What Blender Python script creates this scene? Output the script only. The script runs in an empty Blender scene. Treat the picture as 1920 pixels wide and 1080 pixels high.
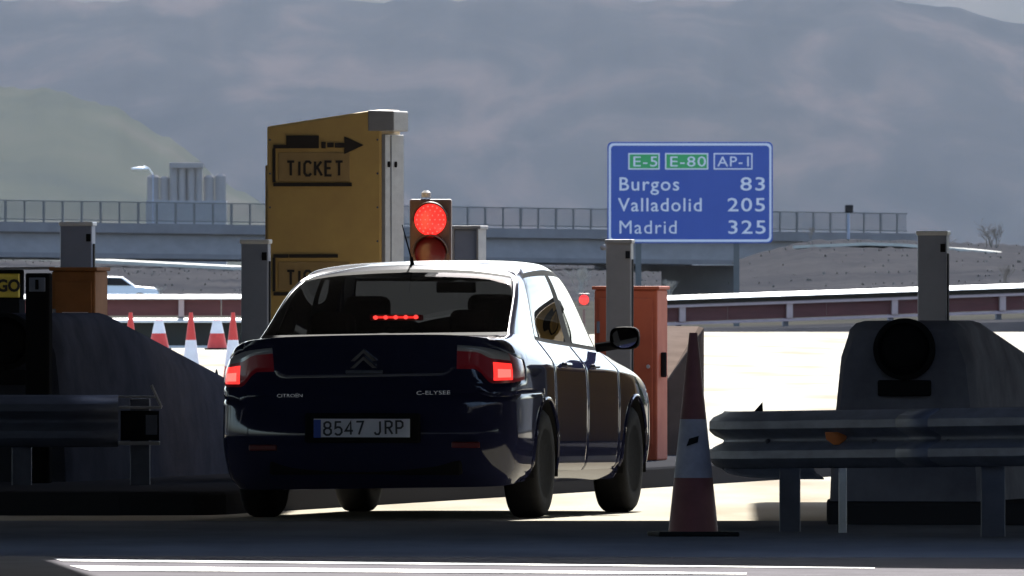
import bpy, bmesh, math, random
import numpy as np
from mathutils import Vector, Matrix
R = math.radians
rnd = random.Random(7)
SC = bpy.context.scene
COL = SC.collection

# ------------------------------------------------------------------ camera, sky, sun, exposure
CAM_H, HOR, FPX = 1.45, 502.0, 38350.0          # eye height, horizon row, focal length in 1920-px units
cam_d = bpy.data.cameras.new("camera"); cam = bpy.data.objects.new("camera", cam_d); COL.objects.link(cam)
cam_d.sensor_width = 36.0; cam_d.lens = 36.0 * FPX / 1920.0
cam_d.clip_start = 1.0; cam_d.clip_end = 60000.0
cam.location = (0, 0, CAM_H)
cam.rotation_euler = (R(90) - math.atan((540 - HOR) / FPX), 0, 0)
cam_d.dof.use_dof = True; cam_d.dof.focus_distance = 119.0; cam_d.dof.aperture_fstop = 64.0
SC.camera = cam
SC.view_settings.view_transform = 'Standard'; SC.view_settings.look = 'None'
SC.view_settings.gamma = 1.0; SC.view_settings.use_curve_mapping = False
SC.view_settings.exposure = 1.7
SUN_AZ, SUN_EL = R(6), R(42)

W = bpy.data.worlds.new("World"); SC.world = W; W.use_nodes = True
def build_world():
    nt = W.node_tree; nt.nodes.clear(); N = nt.nodes.new; L = nt.links.new
    out = N('ShaderNodeOutputWorld'); bg = N('ShaderNodeBackground'); bg.inputs['Strength'].default_value = 0.15
    sky = N('ShaderNodeTexSky'); sky.sky_type = 'NISHITA'; sky.sun_disc = False
    sky.sun_elevation = SUN_EL; sky.sun_rotation = SUN_AZ
    bgc = N('ShaderNodeBackground'); bgc.inputs['Strength'].default_value = 1.0
    tc = N('ShaderNodeTexCoord')
    # banked storm cloud, fine structure
    mp = N('ShaderNodeMapping'); mp.inputs['Scale'].default_value = (1.0, 1.0, 1.9); mp.inputs['Location'].default_value = (0.31, 0.12, 0.40)
    L(tc.outputs['Generated'], mp.inputs['Vector'])
    n1 = N('ShaderNodeTexNoise'); n1.inputs['Scale'].default_value = 62; n1.inputs['Detail'].default_value = 5; n1.inputs['Roughness'].default_value = 0.5
    n1.inputs['Distortion'].default_value = 0.5
    L(mp.outputs[0], n1.inputs['Vector'])
    cr = N('ShaderNodeValToRGB'); e = cr.color_ramp.elements
    e[0].position = 0.36; e[0].color = (0.036, 0.046, 0.064, 1)
    e[1].position = 0.64; e[1].color = (0.082, 0.078, 0.092, 1)
    m = cr.color_ramp.elements.new(0.50); m.color = (0.050, 0.058, 0.075, 1)
    L(n1.outputs['Fac'], cr.inputs['Fac'])
    n2 = N('ShaderNodeTexNoise'); n2.inputs['Scale'].default_value = 34; n2.inputs['Detail'].default_value = 3
    mp2 = N('ShaderNodeMapping'); mp2.inputs['Scale'].default_value = (1, 1, 2.6); mp2.inputs['Location'].default_value = (0.05, 0.7, 0.2)
    L(tc.outputs['Generated'], mp2.inputs['Vector']); L(mp2.outputs[0], n2.inputs['Vector'])
    r2 = N('ShaderNodeMapRange'); r2.inputs['From Min'].default_value = 0.46; r2.inputs['From Max'].default_value = 0.66
    L(n2.outputs['Fac'], r2.inputs['Value'])
    mx = N('ShaderNodeMix'); mx.data_type = 'RGBA'; mx.inputs['B'].default_value = (0.070, 0.078, 0.076, 1)
    L(r2.outputs[0], mx.inputs['Factor']); L(cr.outputs['Color'], mx.inputs['A']); L(mx.outputs['Result'], bgc.inputs['Color'])
    # cover: solid bank near the horizon, broken overhead
    sx = N('ShaderNodeSeparateXYZ'); L(tc.outputs['Generated'], sx.inputs[0])
    el = N('ShaderNodeMapRange'); el.inputs['From Min'].default_value = 0.03; el.inputs['From Max'].default_value = 0.10
    el.inputs['To Min'].default_value = 1.0; el.inputs['To Max'].default_value = 0.0
    L(sx.outputs['Z'], el.inputs['Value'])
    n3 = N('ShaderNodeTexNoise'); n3.inputs['Scale'].default_value = 1.7; n3.inputs['Detail'].default_value = 6; n3.inputs['Roughness'].default_value = 0.55
    mp3 = N('ShaderNodeMapping'); mp3.inputs['Location'].default_value = WORLD_SEED; mp3.inputs['Scale'].default_value = (1, 1, 1.4)
    L(tc.outputs['Generated'], mp3.inputs['Vector']); L(mp3.outputs[0], n3.inputs['Vector'])
    r3 = N('ShaderNodeMapRange'); r3.inputs['From Min'].default_value = 0.52; r3.inputs['From Max'].default_value = 0.66
    L(n3.outputs['Fac'], r3.inputs['Value'])
    mxm = N('ShaderNodeMath'); mxm.operation = 'MAXIMUM'; L(el.outputs[0], mxm.inputs[0]); L(r3.outputs[0], mxm.inputs[1])
    ms = N('ShaderNodeMixShader'); L(mxm.outputs[0], ms.inputs['Fac'])
    L(sky.outputs[0], bg.inputs['Color']); L(bg.outputs[0], ms.inputs[1]); L(bgc.outputs[0], ms.inputs[2])
    L(ms.outputs[0], out.inputs['Surface'])
WORLD_SEED = (1.3, 0.4, 2.2)
build_world()

sd = bpy.data.lights.new("sun", 'SUN'); sd.energy = 5.0; sd.angle = R(0.5); sd.color = (1.0, 0.97, 0.91)
sun = bpy.data.objects.new("sun", sd); COL.objects.link(sun)
SUN_DIR = Vector((math.sin(SUN_AZ) * math.cos(SUN_EL), math.cos(SUN_AZ) * math.cos(SUN_EL), math.sin(SUN_EL)))
sun.rotation_euler = (-SUN_DIR).to_track_quat('-Z', 'Y').to_euler(); sun.location = (0, 100, 60)

# ------------------------------------------------------------------ helpers
def P(px, py, D):
    """point at distance D seen at pixel (px, py) of the 1920x1080 photograph"""
    return Vector(((px - 960) / FPX * D, D, CAM_H - (py - HOR) / FPX * D))
def G(px, D, z=0.0):
    return Vector(((px - 960) / FPX * D, D, z))
def Gy(px, py):
    return G(px, CAM_H * FPX / (py - HOR))

def mat(name, col, rough=0.6, metal=0.0, noise=0.0, nscale=6.0, bump=0.0, bscale=40.0, coat=0.0, coat_r=0.05, emit=None, estr=1.0, spec=0.5, col2=None, stretch=(1, 1, 1)):
    m = bpy.data.materials.new(name); m.use_nodes = True
    nt = m.node_tree; b = nt.nodes['Principled BSDF']; N = nt.nodes.new; L = nt.links.new
    b.inputs['Base Color'].default_value = (*col, 1); b.inputs['Roughness'].default_value = rough
    b.inputs['Metallic'].default_value = metal; b.inputs['Specular IOR Level'].default_value = spec
    b.inputs['Coat Weight'].default_value = coat; b.inputs['Coat Roughness'].default_value = coat_r
    if emit:
        b.inputs['Emission Color'].default_value = (*emit, 1); b.inputs['Emission Strength'].default_value = estr
    if noise or bump:
        tc = N('ShaderNodeTexCoord'); mp = N('ShaderNodeMapping'); mp.inputs['Scale'].default_value = stretch
        L(tc.outputs['Object'], mp.inputs['Vector'])
    if noise:
        n = N('ShaderNodeTexNoise'); n.inputs['Scale'].default_value = nscale; n.inputs['Detail'].default_value = 6; n.inputs['Roughness'].default_value = 0.62
        L(mp.outputs[0], n.inputs['Vector'])
        rr = N('ShaderNodeMapRange'); rr.inputs['From Min'].default_value = 0.3; rr.inputs['From Max'].default_value = 0.7
        L(n.outputs['Fac'], rr.inputs['Value'])
        x = N('ShaderNodeMix'); x.data_type = 'RGBA'
        c2 = col2 if col2 else tuple(c * (1 - noise) for c in col)
        x.inputs['A'].default_value = (*col, 1); x.inputs['B'].default_value = (*c2, 1)
        L(rr.outputs[0], x.inputs['Factor']); L(x.outputs['Result'], b.inputs['Base Color'])
        r2 = N('ShaderNodeMapRange'); r2.inputs['To Min'].default_value = max(0, rough - 0.08); r2.inputs['To Max'].default_value = min(1, rough + 0.12)
        L(n.outputs['Fac'], r2.inputs['Value']); L(r2.outputs[0], b.inputs['Roughness'])
    if bump:
        n = N('ShaderNodeTexNoise'); n.inputs['Scale'].default_value = bscale; n.inputs['Detail'].default_value = 4
        L(mp.outputs[0], n.inputs['Vector'])
        bp = N('ShaderNodeBump'); bp.inputs['Strength'].default_value = bump; bp.inputs['Distance'].default_value = 0.01
        L(n.outputs['Fac'], bp.inputs['Height']); L(bp.outputs[0], b.inputs['Normal'])
    return m

def glass_mat(name, tint, rough=0.0, ior=1.5):
    m = bpy.data.materials.new(name); m.use_nodes = True
    nt = m.node_tree; nt.nodes.clear(); N = nt.nodes.new; L = nt.links.new
    o = N('ShaderNodeOutputMaterial'); ms = N('ShaderNodeMixShader'); t = N('ShaderNodeBsdfTransparent'); g = N('ShaderNodeBsdfGlossy'); f = N('ShaderNodeFresnel')
    t.inputs['Color'].default_value = (*tint, 1); g.inputs['Roughness'].default_value = rough; f.inputs['IOR'].default_value = ior
    L(f.outputs[0], ms.inputs['Fac']); L(t.outputs[0], ms.inputs[1]); L(g.outputs[0], ms.inputs[2]); L(ms.outputs[0], o.inputs['Surface'])
    return m

class MB:
    def __init__(s): s.v = []; s.f = []
    def add(s, vs, fs):
        o = len(s.v); s.v += [tuple(v) for v in vs]; s.f += [tuple(i + o for i in f) for f in fs]; return s
    def box(s, c, size, rz=0.0, ry=0.0, rx=0.0):
        x, y, z = (k / 2 for k in size)
        m = Matrix.Rotation(rz, 3, 'Z') @ Matrix.Rotation(ry, 3, 'Y') @ Matrix.Rotation(rx, 3, 'X')
        vs = [m @ Vector((sx * x, sy * y, sz * z)) + Vector(c) for sz in (-1, 1) for sx, sy in ((-1, -1), (1, -1), (1, 1), (-1, 1))]
        return s.add(vs, [(3, 2, 1, 0), (4, 5, 6, 7), (0, 1, 5, 4), (1, 2, 6, 5), (2, 3, 7, 6), (3, 0, 4, 7)])
    def prism(s, poly, depth, y0=0.0):
        """polygon in XZ (counter-clockwise seen from -Y), extruded from y0 to y0+depth"""
        n = len(poly)
        vs = [(x, y0, z) for x, z in poly] + [(x, y0 + depth, z) for x, z in poly]
        fs = [tuple(range(n)), tuple(range(2 * n - 1, n - 1, -1))] + [(i, i + n, (i + 1) % n + n, (i + 1) % n) for i in range(n)]
        return s.add(vs, fs)
    def slab(s, poly, z0, z1):
        n = len(poly)
        vs = [(x, y, z0) for x, y in poly] + [(x, y, z1) for x, y in poly]
        fs = [tuple(range(n - 1, -1, -1)), tuple(range(n, 2 * n))] + [(i, (i + 1) % n, (i + 1) % n + n, i + n) for i in range(n)]
        return s.add(vs, fs)
    def lathe(s, prof, c=(0, 0, 0), axis='Z', n=32):
        """prof: (radius, height) list"""
        vs = []; fs = []
        for r, h in prof:
            for k in range(n):
                a = 2 * math.pi * k / n; p = (r * math.cos(a), r * math.sin(a), h)
                if axis == 'Y': p = (p[0], p[2], -p[1])
                if axis == 'X': p = (p[2], p[0], p[1])
                vs.append((p[0] + c[0], p[1] + c[1], p[2] + c[2]))
        for j in range(len(prof) - 1):
            for k in range(n):
                fs.append((j * n + k, j * n + (k + 1) % n, (j + 1) * n + (k + 1) % n, (j + 1) * n + k))
        if prof[0][0] > 1e-6: fs.append(tuple(range(n - 1, -1, -1)))
        if prof[-1][0] > 1e-6: fs.append(tuple((len(prof) - 1) * n + k for k in range(n)))
        return s.add(vs, fs)
    def tube(s, pts, r, n=8, r1=None):
        pts = [Vector(p) for p in pts]; vs = []; fs = []; m = len(pts)
        for i, p in enumerate(pts):
            d = (pts[min(i + 1, m - 1)] - pts[max(i - 1, 0)]).normalized()
            up = Vector((0, 0, 1)) if abs(d.z) < 0.9 else Vector((1, 0, 0))
            a = d.cross(up).normalized(); b = a.cross(d)
            rr = r if r1 is None else r + (r1 - r) * i / max(1, m - 1)
            for k in range(n):
                t = 2 * math.pi * k / n; vs.append(p + a * (math.cos(t) * rr) + b * (math.sin(t) * rr))
        for i in range(m - 1):
            for k in range(n): fs.append((i * n + k, i * n + (k + 1) % n, (i + 1) * n + (k + 1) % n, (i + 1) * n + k))
        fs.append(tuple(range(n - 1, -1, -1))); fs.append(tuple((m - 1) * n + k for k in range(n)))
        return s.add(vs, fs)
    def sweep(s, prof, path, thick=0.004):
        """open profile [(out, z)] swept along a horizontal polyline; 'out' points to the right-hand normal"""
        path = [Vector(p) for p in path]; m = len(path); n = len(prof); vs = []
        for i, p in enumerate(path):
            d = (path[min(i + 1, m - 1)] - path[max(i - 1, 0)]); d.z = 0; d.normalize(); o = Vector((d.y, -d.x, 0))
            for a, z in prof: vs.append(p + o * a + Vector((0, 0, z)))
        fs = [(i * n + k, (i + 1) * n + k, (i + 1) * n + k + 1, i * n + k + 1) for i in range(m - 1) for k in range(n - 1)]
        return s.add(vs, fs)
    def build(s, name, material, parent=None, smooth=False, bevel=0.0, solid=0.0, segs=2):
        me = bpy.data.meshes.new(name); me.from_pydata(s.v, [], s.f); me.update()
        bm = bmesh.new(); bm.from_mesh(me); bmesh.ops.recalc_face_normals(bm, faces=bm.faces); bm.to_mesh(me); bm.free()
        return link(name, me, material, parent, smooth, bevel, solid, segs)

def link(name, me, material, parent=None, smooth=False, bevel=0.0, solid=0.0, segs=2):
    if material: me.materials.append(material)
    o = bpy.data.objects.new(name, me); COL.objects.link(o)
    if parent: o.parent = parent
    if solid:
        md = o.modifiers.new("solid", 'SOLIDIFY'); md.thickness = solid; md.offset = 0
    if bevel:
        md = o.modifiers.new("bevel", 'BEVEL'); md.width = bevel; md.segments = segs; md.limit_method = 'ANGLE'; md.angle_limit = R(35)
    if smooth:
        me.polygons.foreach_set('use_smooth', [True] * len(me.polygons))
        if smooth != 'all':
            try: me.set_sharp_from_angle(angle=R(40))
            except Exception: pass
    return o
def tag(o, label=None, cat=None, group=None, kind=None):
    if label: o['label'] = label
    if cat: o['category'] = cat
    if group: o['group'] = group
    if kind: o['kind'] = kind
    return o
def thing(name, loc, label, cat, rz=0.0, group=None):
    o = bpy.data.objects.new(name, None); COL.objects.link(o); o.location = loc; o.rotation_euler = (0, 0, rz)
    o.empty_display_size = 0.2
    return tag(o, label, cat, group)
def kids(o): return [c for c in bpy.data.objects if c.parent == o]
def copy_tree(o, parent=None):
    c = o.copy(); COL.objects.link(c); c.parent = parent
    for k in kids(o): copy_tree(k, c)
    return c
def text(name, body, height, width, loc, material, parent, rot=(R(90), 0, 0), align='LEFT', extr=0.002, bold=0.0, space=1.0):
    cu = bpy.data.curves.new(name, 'FONT'); cu.body = body; cu.align_x = align; cu.align_y = 'BOTTOM_BASELINE'
    cu.size = height / 0.70; cu.extrude = extr; cu.offset = bold; cu.space_character = space; cu.resolution_u = 3
    o = bpy.data.objects.new(name, cu); COL.objects.link(o); o.parent = parent; o.location = loc; o.rotation_euler = rot
    cu.materials.append(material)
    bpy.context.view_layer.update()
    sx = width / o.dimensions.x if width and o.dimensions.x > 1e-5 else 1.0
    me = bpy.data.meshes.new_from_object(o.evaluated_get(bpy.context.evaluated_depsgraph_get()))
    bpy.data.objects.remove(o); me.transform(Matrix.Diagonal((sx, 1, 1, 1)))
    o = bpy.data.objects.new(name, me); COL.objects.link(o); o.parent = parent; o.location = loc; o.rotation_euler = rot
    o['kind'] = 'stuff'
    return o

GLYPH = {
 '8': [[(.2,.53),(.05,.66),(.05,.88),(.22,1),(.42,1),(.58,.88),(.58,.66),(.44,.53),(.2,.53),(.02,.38),(.02,.14),(.2,0),(.44,0),(.62,.14),(.62,.38),(.44,.53)]],
 '5': [[(.56,1),(.1,1),(.06,.52),(.25,.60),(.45,.58),(.6,.42),(.6,.18),(.42,0),(.2,0),(.02,.12)]],
 '4': [[(.46,0),(.46,1),(.0,.30),(.64,.30)]], '7': [[(.02,1),(.6,1),(.22,0)]], ' ': [],
 'J': [[(.5,1),(.5,.2),(.38,0),(.16,0),(.02,.16)]],
 'R': [[(.04,0),(.04,1),(.42,1),(.58,.88),(.58,.64),(.42,.50),(.04,.50)],[(.30,.50),(.62,0)]],
 'P': [[(.04,0),(.04,1),(.42,1),(.58,.88),(.58,.60),(.42,.46),(.04,.46)]],
 'T': [[(0,1),(.62,1)],[(.31,1),(.31,0)]], 'I': [[(.15,0),(.15,1)]], 'C': [[(.6,.85),(.44,1),(.18,1),(.02,.82),(.02,.18),(.18,0),(.44,0),(.6,.15)]],
 'K': [[(.04,0),(.04,1)],[(.58,1),(.06,.45)],[(.22,.60),(.62,0)]], 'E': [[(.56,1),(.04,1),(.04,0),(.56,0)],[(.04,.52),(.48,.52)]]}
def strokes(name, body, height, width, loc, material, parent, wt=.13, depth=.004, gap=.28, tilt=0.0):
    adv = 0; segs = []
    for ch in body:
        w = .30 if ch == 'I' else (.34 if ch == ' ' else .64)
        for pl in GLYPH[ch]: segs.append([(x + adv, z) for x, z in pl])
        adv += w + gap
    adv -= gap; k = width / adv; b = MB()
    for n_, pl in enumerate(segs):
        y = -.0004 * n_ % .0016
        pts = [Vector((x * k, 0, z * height)) for x, z in pl]; hw = wt * height / 2; L_ = []; m = len(pts)
        for i, p in enumerate(pts):
            d = (pts[min(i + 1, m - 1)] - p).normalized() if i < m - 1 else (p - pts[i - 1]).normalized()
            d0 = (p - pts[i - 1]).normalized() if i else d
            nn_ = (Vector((-d.z, 0, d.x)) + Vector((-d0.z, 0, d0.x))); nn_ = nn_.normalized() if nn_.length > 1e-6 else Vector((-d.z, 0, d.x))
            c = max(.5, nn_.dot(Vector((-d.z, 0, d.x)))); L_ += [p + nn_ * hw / c, p - nn_ * hw / c]
        v = [(q.x, y - depth, q.z) for q in L_] + [(q.x, y, q.z) for q in L_]; N_ = len(L_); f = []
        for i in range(m - 1):
            a = 2 * i; f += [(a, a + 2, a + 3, a + 1), (a + N_, a + 1 + N_, a + 3 + N_, a + 2 + N_), (a, a + N_, a + 2 + N_, a + 2), (a + 1, a + 3, a + 3 + N_, a + 1 + N_)]
        f += [(0, 1, 1 + N_, N_), (N_ - 2, 2 * N_ - 2, 2 * N_ - 1, N_ - 1)]
        b.add(v, f)
    o = b.build(name, material, parent); o['kind'] = 'stuff'; o.location = loc; o.rotation_euler = (0, -tilt, 0); return o

# ------------------------------------------------------------------ materials
M = {}
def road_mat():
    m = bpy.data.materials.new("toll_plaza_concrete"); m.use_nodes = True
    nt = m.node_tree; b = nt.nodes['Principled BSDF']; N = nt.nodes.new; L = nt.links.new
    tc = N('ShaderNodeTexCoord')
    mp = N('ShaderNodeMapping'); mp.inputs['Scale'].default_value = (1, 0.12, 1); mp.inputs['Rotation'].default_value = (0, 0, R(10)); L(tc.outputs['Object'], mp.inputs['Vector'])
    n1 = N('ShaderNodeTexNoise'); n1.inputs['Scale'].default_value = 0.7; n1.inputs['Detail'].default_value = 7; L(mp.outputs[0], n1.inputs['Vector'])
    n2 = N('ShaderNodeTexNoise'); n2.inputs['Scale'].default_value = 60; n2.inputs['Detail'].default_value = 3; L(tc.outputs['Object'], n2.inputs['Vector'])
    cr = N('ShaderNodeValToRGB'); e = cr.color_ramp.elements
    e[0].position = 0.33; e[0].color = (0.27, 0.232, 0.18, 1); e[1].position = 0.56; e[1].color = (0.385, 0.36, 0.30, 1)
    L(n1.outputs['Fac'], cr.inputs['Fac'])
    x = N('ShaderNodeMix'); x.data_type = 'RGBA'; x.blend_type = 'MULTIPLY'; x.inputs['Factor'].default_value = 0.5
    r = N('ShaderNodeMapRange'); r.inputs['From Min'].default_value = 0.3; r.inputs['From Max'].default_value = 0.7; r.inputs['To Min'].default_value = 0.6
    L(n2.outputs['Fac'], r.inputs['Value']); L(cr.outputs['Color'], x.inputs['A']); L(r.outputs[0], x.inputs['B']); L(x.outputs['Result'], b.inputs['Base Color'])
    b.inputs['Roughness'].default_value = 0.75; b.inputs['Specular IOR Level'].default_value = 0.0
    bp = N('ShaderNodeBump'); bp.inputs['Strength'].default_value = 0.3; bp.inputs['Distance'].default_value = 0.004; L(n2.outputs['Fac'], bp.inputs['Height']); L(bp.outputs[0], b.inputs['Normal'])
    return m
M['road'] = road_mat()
M['asphalt'] = mat("lane_asphalt", (0.17, 0.172, 0.185), 0.75, noise=0.4, nscale=0.8, bump=0.4, bscale=70, stretch=(1, .3, 1), spec=0.0)  # road tone darkened to deepen the canopy shade
M['field'] = mat("dry_field", (0.026, 0.027, 0.025), 0.95, noise=0.6, nscale=0.02, col2=(0.045, 0.042, 0.035), spec=0.0)
M['scrub'] = mat("scrub_bank", (0.019, 0.020, 0.024), 0.95, noise=0.7, nscale=0.25, col2=(0.040, 0.039, 0.041), bump=0.4, bscale=0.8, spec=0.0)
def mountain_mat(name, cols, sc, st):
    m = bpy.data.materials.new(name); m.use_nodes = True
    nt = m.node_tree; b = nt.nodes['Principled BSDF']; N = nt.nodes.new; L = nt.links.new
    b.inputs['Roughness'].default_value = 1.0; b.inputs['Specular IOR Level'].default_value = 0.0
    tc = N('ShaderNodeTexCoord'); mp = N('ShaderNodeMapping'); mp.inputs['Scale'].default_value = st; L(tc.outputs['Object'], mp.inputs['Vector'])
    n1 = N('ShaderNodeTexNoise'); n1.inputs['Scale'].default_value = sc; n1.inputs['Detail'].default_value = 8; n1.inputs['Roughness'].default_value = .58; n1.inputs['Distortion'].default_value = .6; L(mp.outputs[0], n1.inputs['Vector'])
    cr = N('ShaderNodeValToRGB'); e = cr.color_ramp.elements
    e[0].position = .36; e[0].color = (*cols[0], 1); e[1].position = .66; e[1].color = (*cols[2], 1)
    m1 = e.new(.50); m1.color = (*cols[1], 1)
    L(n1.outputs['Fac'], cr.inputs['Fac']); L(cr.outputs['Color'], b.inputs['Base Color'])
    return m
M['mountain'] = mountain_mat("mountain_forest_and_heath", ((.015, .021, .030), (.021, .026, .035), (.040, .038, .045)), .017, (1, .09, .5))
M['green_hill'] = mountain_mat("pale_green_slope", ((.028, .034, .034), (.036, .041, .037), (.046, .047, .044)), .02, (1, .1, .6))
M['scrub_tuft'] = mat("dry_scrub_tufts", (0.10, 0.098, 0.09), 0.95, noise=.6, nscale=.5, col2=(0.16, 0.15, 0.13), spec=0.0)
M['gravel'] = mat("pale_track", (0.42, 0.40, 0.35), 0.9, noise=0.3, nscale=0.3)
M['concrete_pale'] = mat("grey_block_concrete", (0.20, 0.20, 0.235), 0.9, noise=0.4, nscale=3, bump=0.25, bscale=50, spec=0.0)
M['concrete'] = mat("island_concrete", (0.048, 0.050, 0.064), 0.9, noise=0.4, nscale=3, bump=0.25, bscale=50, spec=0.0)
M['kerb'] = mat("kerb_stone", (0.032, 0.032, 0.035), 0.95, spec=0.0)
M['bridge'] = mat("bridge_concrete", (0.185, 0.18, 0.19), 0.85, noise=0.25, nscale=0.6, stretch=(1, 1, 3))
M['bridge_dark'] = mat("bridge_edge_concrete", (0.125, 0.122, 0.13), 0.85, noise=0.25, nscale=0.6)
M['fence'] = mat("dull_bridge_fence", (0.07, 0.073, 0.075), 0.7)
M['steel'] = mat("galvanised_steel", (0.11, 0.118, 0.15), 0.5, metal=0.4, noise=0.3, nscale=5, bump=0.05, bscale=20)
M['steel_rail'] = mat("weathered_rail_steel", (0.120, 0.135, 0.19), 0.55, metal=0.25, noise=0.35, nscale=4, stretch=(1, 1, 4))
M['grey_paint'] = mat("grey_post_paint", (0.22, 0.245, 0.32), 0.5, noise=0.2, nscale=4)
M['brown_paint'] = mat("olive_grey_post_paint", (0.20, 0.185, 0.172), 0.55, noise=0.2, nscale=4)
M['cap'] = mat("post_cap", (0.6, 0.6, 0.6), 0.4, noise=0.15)
M['black'] = mat("black_plastic", (0.014, 0.014, 0.015), 0.9, spec=0.0)
M['blackg'] = mat("black_gloss_trim", (0.008, 0.008, 0.009), 0.7, spec=0.05)
M['rubber'] = mat("rubber", (0.010, 0.010, 0.011), 0.85, noise=0.3, nscale=30, spec=0.15)
M['yellow'] = mat("faded_yellow_paint", (0.56, 0.36, 0.115), 0.5, noise=0.16, nscale=5, col2=(0.48, 0.30, 0.10), bump=0.03)
M['yellow_edge'] = mat("yellow_brown_edge", (0.40, 0.255, 0.10), 0.55, noise=0.2)
M['print'] = mat("dark_brown_print", (0.022, 0.014, 0.010), 0.6)
M['alu'] = mat("machine_aluminium", (0.27, 0.26, 0.265), 0.6, metal=0.1, noise=0.15, nscale=4, stretch=(1, 1, 5))
M['orange'] = mat("orange_red_cabinet", (0.34, 0.080, 0.036), 0.7, spec=0.2, noise=0.25, nscale=4, col2=(0.26, 0.055, 0.028))
M['orange_brown'] = mat("brown_orange_cabinet", (0.26, 0.11, 0.040), 0.8, spec=0.1, noise=0.3, nscale=4)
M['housing'] = mat("brown_signal_housing", (0.10, 0.055, 0.05), 0.6, noise=0.2)
M['red_on'] = mat("lit_red_lens", (0.4, 0.01, 0.01), 0.3, emit=(1, 0.028, 0.022), estr=0.55)
M['red_hot'] = mat("lit_red_led", (0.4, 0.01, 0.01), 0.3, emit=(1, 0.06, 0.05), estr=0.85)
M['red_core'] = mat("lit_red_core", (0.4, 0.01, 0.01), 0.3, emit=(1, 0.085, 0.07), estr=0.9)
M['red_dim'] = mat("dim_red_lens", (0.16, 0.006, 0.014), 0.3, coat=.4, emit=(1, .02, .06), estr=.004)
M['red_reflector'] = mat("dark_red_reflector", (0.10, 0.005, 0.008), 0.3)
M['clear_lens'] = mat("clear_lamp_lens", (0.30, 0.31, 0.33), 0.12, coat=1)
M['blue'] = mat("sign_blue", (0.018, 0.06, 0.30), 0.5, noise=0.08, nscale=2)
M['sign_green'] = mat("sign_green", (0.02, 0.30, 0.08), 0.5)
M['white'] = mat("sign_white", (0.60, 0.60, 0.66), 0.5)
M['sign_back'] = mat("sign_back", (0.4, 0.4, 0.42), 0.5, metal=0.5)
M['white_paint'] = mat("white_line_paint", (0.75, 0.74, 0.74), 0.7, noise=0.25, nscale=3)
M['cone_red'] = mat("cone_red", (0.50, 0.028, 0.02), 0.55, noise=0.2, nscale=8)
M['cone_faded'] = mat("faded_cone_red", (0.17, 0.045, 0.045), 0.6, noise=0.3, nscale=9)
M['cone_grey'] = mat("dirty_cone_white", (0.34, 0.33, 0.38), 0.6, noise=0.3, nscale=9)
M['cone_white'] = mat("cone_white", (0.62, 0.62, 0.66), 0.5, noise=0.15, nscale=10)
M['board'] = mat("dark_red_board", (0.075, 0.010, 0.010), 0.7, noise=0.35, nscale=1.5, stretch=(1, 1, 6))
M['rail_white'] = mat("pale_rail", (0.66, 0.64, 0.60), 0.5, metal=0.0, noise=0.2)
M['post_pink'] = mat("pale_post", (0.36, 0.26, 0.25), 0.6, noise=0.2)
M['silo'] = mat("pale_metal_cladding", (0.19, 0.18, 0.18), 0.9, spec=0.0, noise=0.12, nscale=0.4)
M['silo_dark'] = mat("grey_cladding", (0.16, 0.17, 0.19), 0.7, noise=0.2, nscale=0.4)
M['twig'] = mat("bare_twigs", (0.16, 0.13, 0.10), 0.9, noise=0.3)
M['twig_pale'] = mat("pale_dry_twigs", (0.33, 0.31, 0.27), 0.9, noise=0.3)
M['lampmetal'] = mat("pale_lamp_metal", (0.8, 0.8, 0.8), 0.4)
M['reflector'] = mat("orange_reflector", (0.75, 0.20, 0.03), 0.4, noise=0.2)
M['canopy'] = mat("canopy_soffit", (0.10, 0.10, 0.11), 0.8)
M['paint'] = mat("dark_navy_car_paint", (0.014, 0.016, 0.042), 0.26, metal=0.0, coat=0.75, coat_r=0.05, spec=0.0)
M['roof_paint'] = mat("dusty_navy_roof_paint", (0.014, 0.016, 0.042), 0.22, coat=0.8, coat_r=0.08, spec=0.5)
M['chrome'] = mat("chrome", (0.7, 0.7, 0.72), 0.12, metal=1.0)
M['rim'] = mat("alloy_rim", (0.28, 0.28, 0.30), 0.35, metal=0.8)
M['plate'] = mat("number_plate_white", (0.70, 0.70, 0.78), 0.45, noise=0.1)
M['plate_blue'] = mat("plate_blue", (0.03, 0.07, 0.35), 0.45)
M['ink'] = mat("plate_ink", (0.03, 0.03, 0.04), 0.5)
M['seat'] = mat("dark_seat_fabric", (0.02, 0.02, 0.022), 0.9, spec=0.0)
M['glass_rear'] = glass_mat("rear_tinted_glass", (0.55, 0.58, 0.58))
M['glass'] = glass_mat("side_window_glass", (0.32, 0.35, 0.35), ior=1.75)
M['glass_front'] = glass_mat("windscreen_glass", (0.85, 0.88, 0.87))
M['mirror'] = mat("mirror_glass", (0.75, 0.8, 0.82), 0.03, metal=1.0)
M['van'] = mat("white_van_paint", (0.8, 0.8, 0.8), 0.4, coat=0.5)
M['asph_seal'] = mat("channel_grate", (0.045, 0.038, 0.056), 0.8, noise=.4, nscale=3, spec=0.06)  # dark tone that dims the sunlit strip at the front
M['pale_label'] = mat("pale_label", (0.55, 0.45, 0.42), 0.6)

LANE = R(-10)          # the lane runs away from us, ten degrees to the right
def lane_poly(pts): return [(p.x, p.y) for p in pts]

# ------------------------------------------------------------------ ground, road, islands
gm = MB(); RAD = 11000
gm.add([(-RAD, -200, -0.03), (RAD, -200, -0.03), (RAD, RAD, -0.03), (-RAD, RAD, -0.03)], [(0, 1, 2, 3)])
tag(gm.build("ground", M['field']), kind='structure')
rm = MB(); rm.add([(-60, -60, 0), (60, -60, 0), (60, 462, 0), (3.0, 462, 0), (-4.0, 369.5, 0), (-60, 369.5, 0)], [(0, 1, 2, 3, 4, 5)])
tag(rm.build("road", M['road']), kind='structure')

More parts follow.
